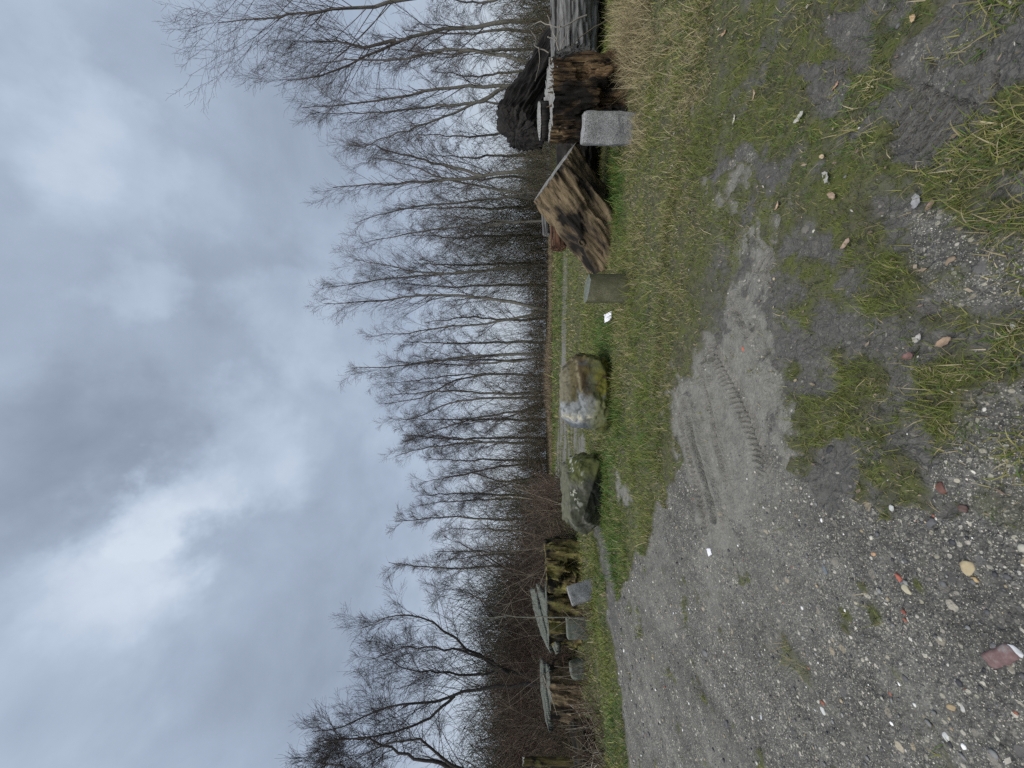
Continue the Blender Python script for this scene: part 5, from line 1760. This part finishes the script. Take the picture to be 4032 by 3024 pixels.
for k, (px, py, lp, col_, lab) in enumerate(LEAVES):
    g = np.random.default_rng(950 + k)
    q = G(px, py)
    s = lp * 0.5 * q[1] / F * 0.95
    n = 9
    u = np.linspace(-1, 1, n)
    wv_ = (1 - u ** 2) ** 0.6 * g.uniform(0.4, 0.6) + 0.01
    rows = []
    for j, c_ in enumerate((-1, -.5, 0, .5, 1)):
        rows.append(np.stack([u * s, wv_ * c_ * s * (1 + .15 * np.sin(u * 9 + c_ * 3)), s * (0.25 * abs(c_) ** 1.5 + 0.22 * u ** 2 * g.uniform(.3, 1.2) + 0.05 * g.normal(0, 1, n))], 1))
    p = np.stack(rows)
    idx = np.arange(5 * n).reshape(5, n)
    Qf = np.stack([idx[:-1, :-1], idx[:-1, 1:], idx[1:, 1:], idx[1:, :-1]], -1).reshape(-1, 4)
    cc = np.asarray(col_)[None] * g.uniform(0.75, 1.2, (5 * n, 1))
    o = link('dead_leaf', mesh_np('dead_leaf', p.reshape(-1, 3), [Qf], col=cc), M['leaf'], None, lab, 'leaf', 'fallen leaves')
    o.location = (q[0], q[1], hz_at(q[0], q[1]) + 0.012)
    o.rotation_euler = (g.normal(0, .15), g.normal(0, .15), g.uniform(0, 6.28))


# small flakes of dead leaf and straw among the grass
nl_ = 1500
Xl, Yl_, gl_ = sample(nl_, 1.2, 8.0, 981, 1.0)
zl = zones(Xl, Yl_)
kp = gl_.uniform(0, 1, nl_) < np.where(zl[3], 0.05, 0.75) * (1 - 0.85 * (zl[1] > 0.4))
Xl, Yl_ = Xl[kp], Yl_[kp]
Zl = height(Xl, Yl_, True, tuple(q[kp] for q in zl))
nl_ = len(Xl)
sl = gl_.uniform(0.005, 0.015, nl_)
az = gl_.uniform(0, 6.28, nl_)
u1 = np.stack([np.cos(az), np.sin(az), gl_.normal(0, .25, nl_)], 1) * sl[:, None]
u2 = np.stack([-np.sin(az), np.cos(az), gl_.normal(0, .35, nl_)], 1) * (sl * gl_.uniform(.25, .6, nl_))[:, None]
c0 = np.stack([Xl, Yl_, Zl + 0.012 + gl_.uniform(0, .012, nl_)], 1)
Vl = np.stack([c0 - u1, c0 - 0.2 * u1 + u2, c0 + u1, c0 + 0.1 * u1 - u2], 1).reshape(-1, 3)
pl_ = np.array([(0.29, 0.24, 0.175), (0.21, 0.165, 0.115), (0.33, 0.31, 0.26), (0.15, 0.11, 0.085), (0.24, 0.18, 0.13), (0.10, 0.08, 0.065)])
link('leaf_litter', mesh_np('leaf_litter', Vl, [np.arange(nl_ * 4).reshape(-1, 4)], col=np.repeat(pl_[gl_.integers(0, 6, nl_)], 4, 0), sm=False), M['leaf'], None, 'small flakes of dead leaves scattered over the grass', None, None, 'stuff')


# white paper scraps
def scrap(name, lab, px, py, lp, wp, seed, rz, lift=0.04):
    g = np.random.default_rng(seed)
    q = G(px, py)
    s = lp * q[1] / F
    w_ = wp * q[1] / F
    n = 9
    A, B = np.meshgrid(np.linspace(-.5, .5, n), np.linspace(-.5, .5, n))
    z = (fbm(A * 5 + seed, B * 5, 0, 3, seed) - .5) * 0.35 * s
    V = np.stack([A * s, B * w_, z], -1).reshape(-1, 3)
    idx = np.arange(n * n).reshape(n, n)
    Qf = np.stack([idx[:-1, :-1], idx[:-1, 1:], idx[1:, 1:], idx[1:, :-1]], -1).reshape(-1, 4)
    o = link(name, mesh_np(name, V, [Qf], col=np.tile((0.78, 0.78, 0.80), (n * n, 1)), sm=False), M['leaf'], None, lab, 'litter')
    o.location = (q[0], q[1], hz_at(q[0], q[1]) + lift)
    o.rotation_euler = (0.45, 0.1, rz)


scrap('paper_scrap', 'crumpled white paper scrap in the grass left of the round post', 2418, 1247, 36, 44, 5, 0.3, 0.06)
scrap('paper_scrap', 'torn white scrap lying on the gravel', 2804, 2173, 28, 20, 9, 0.8, 0.010)
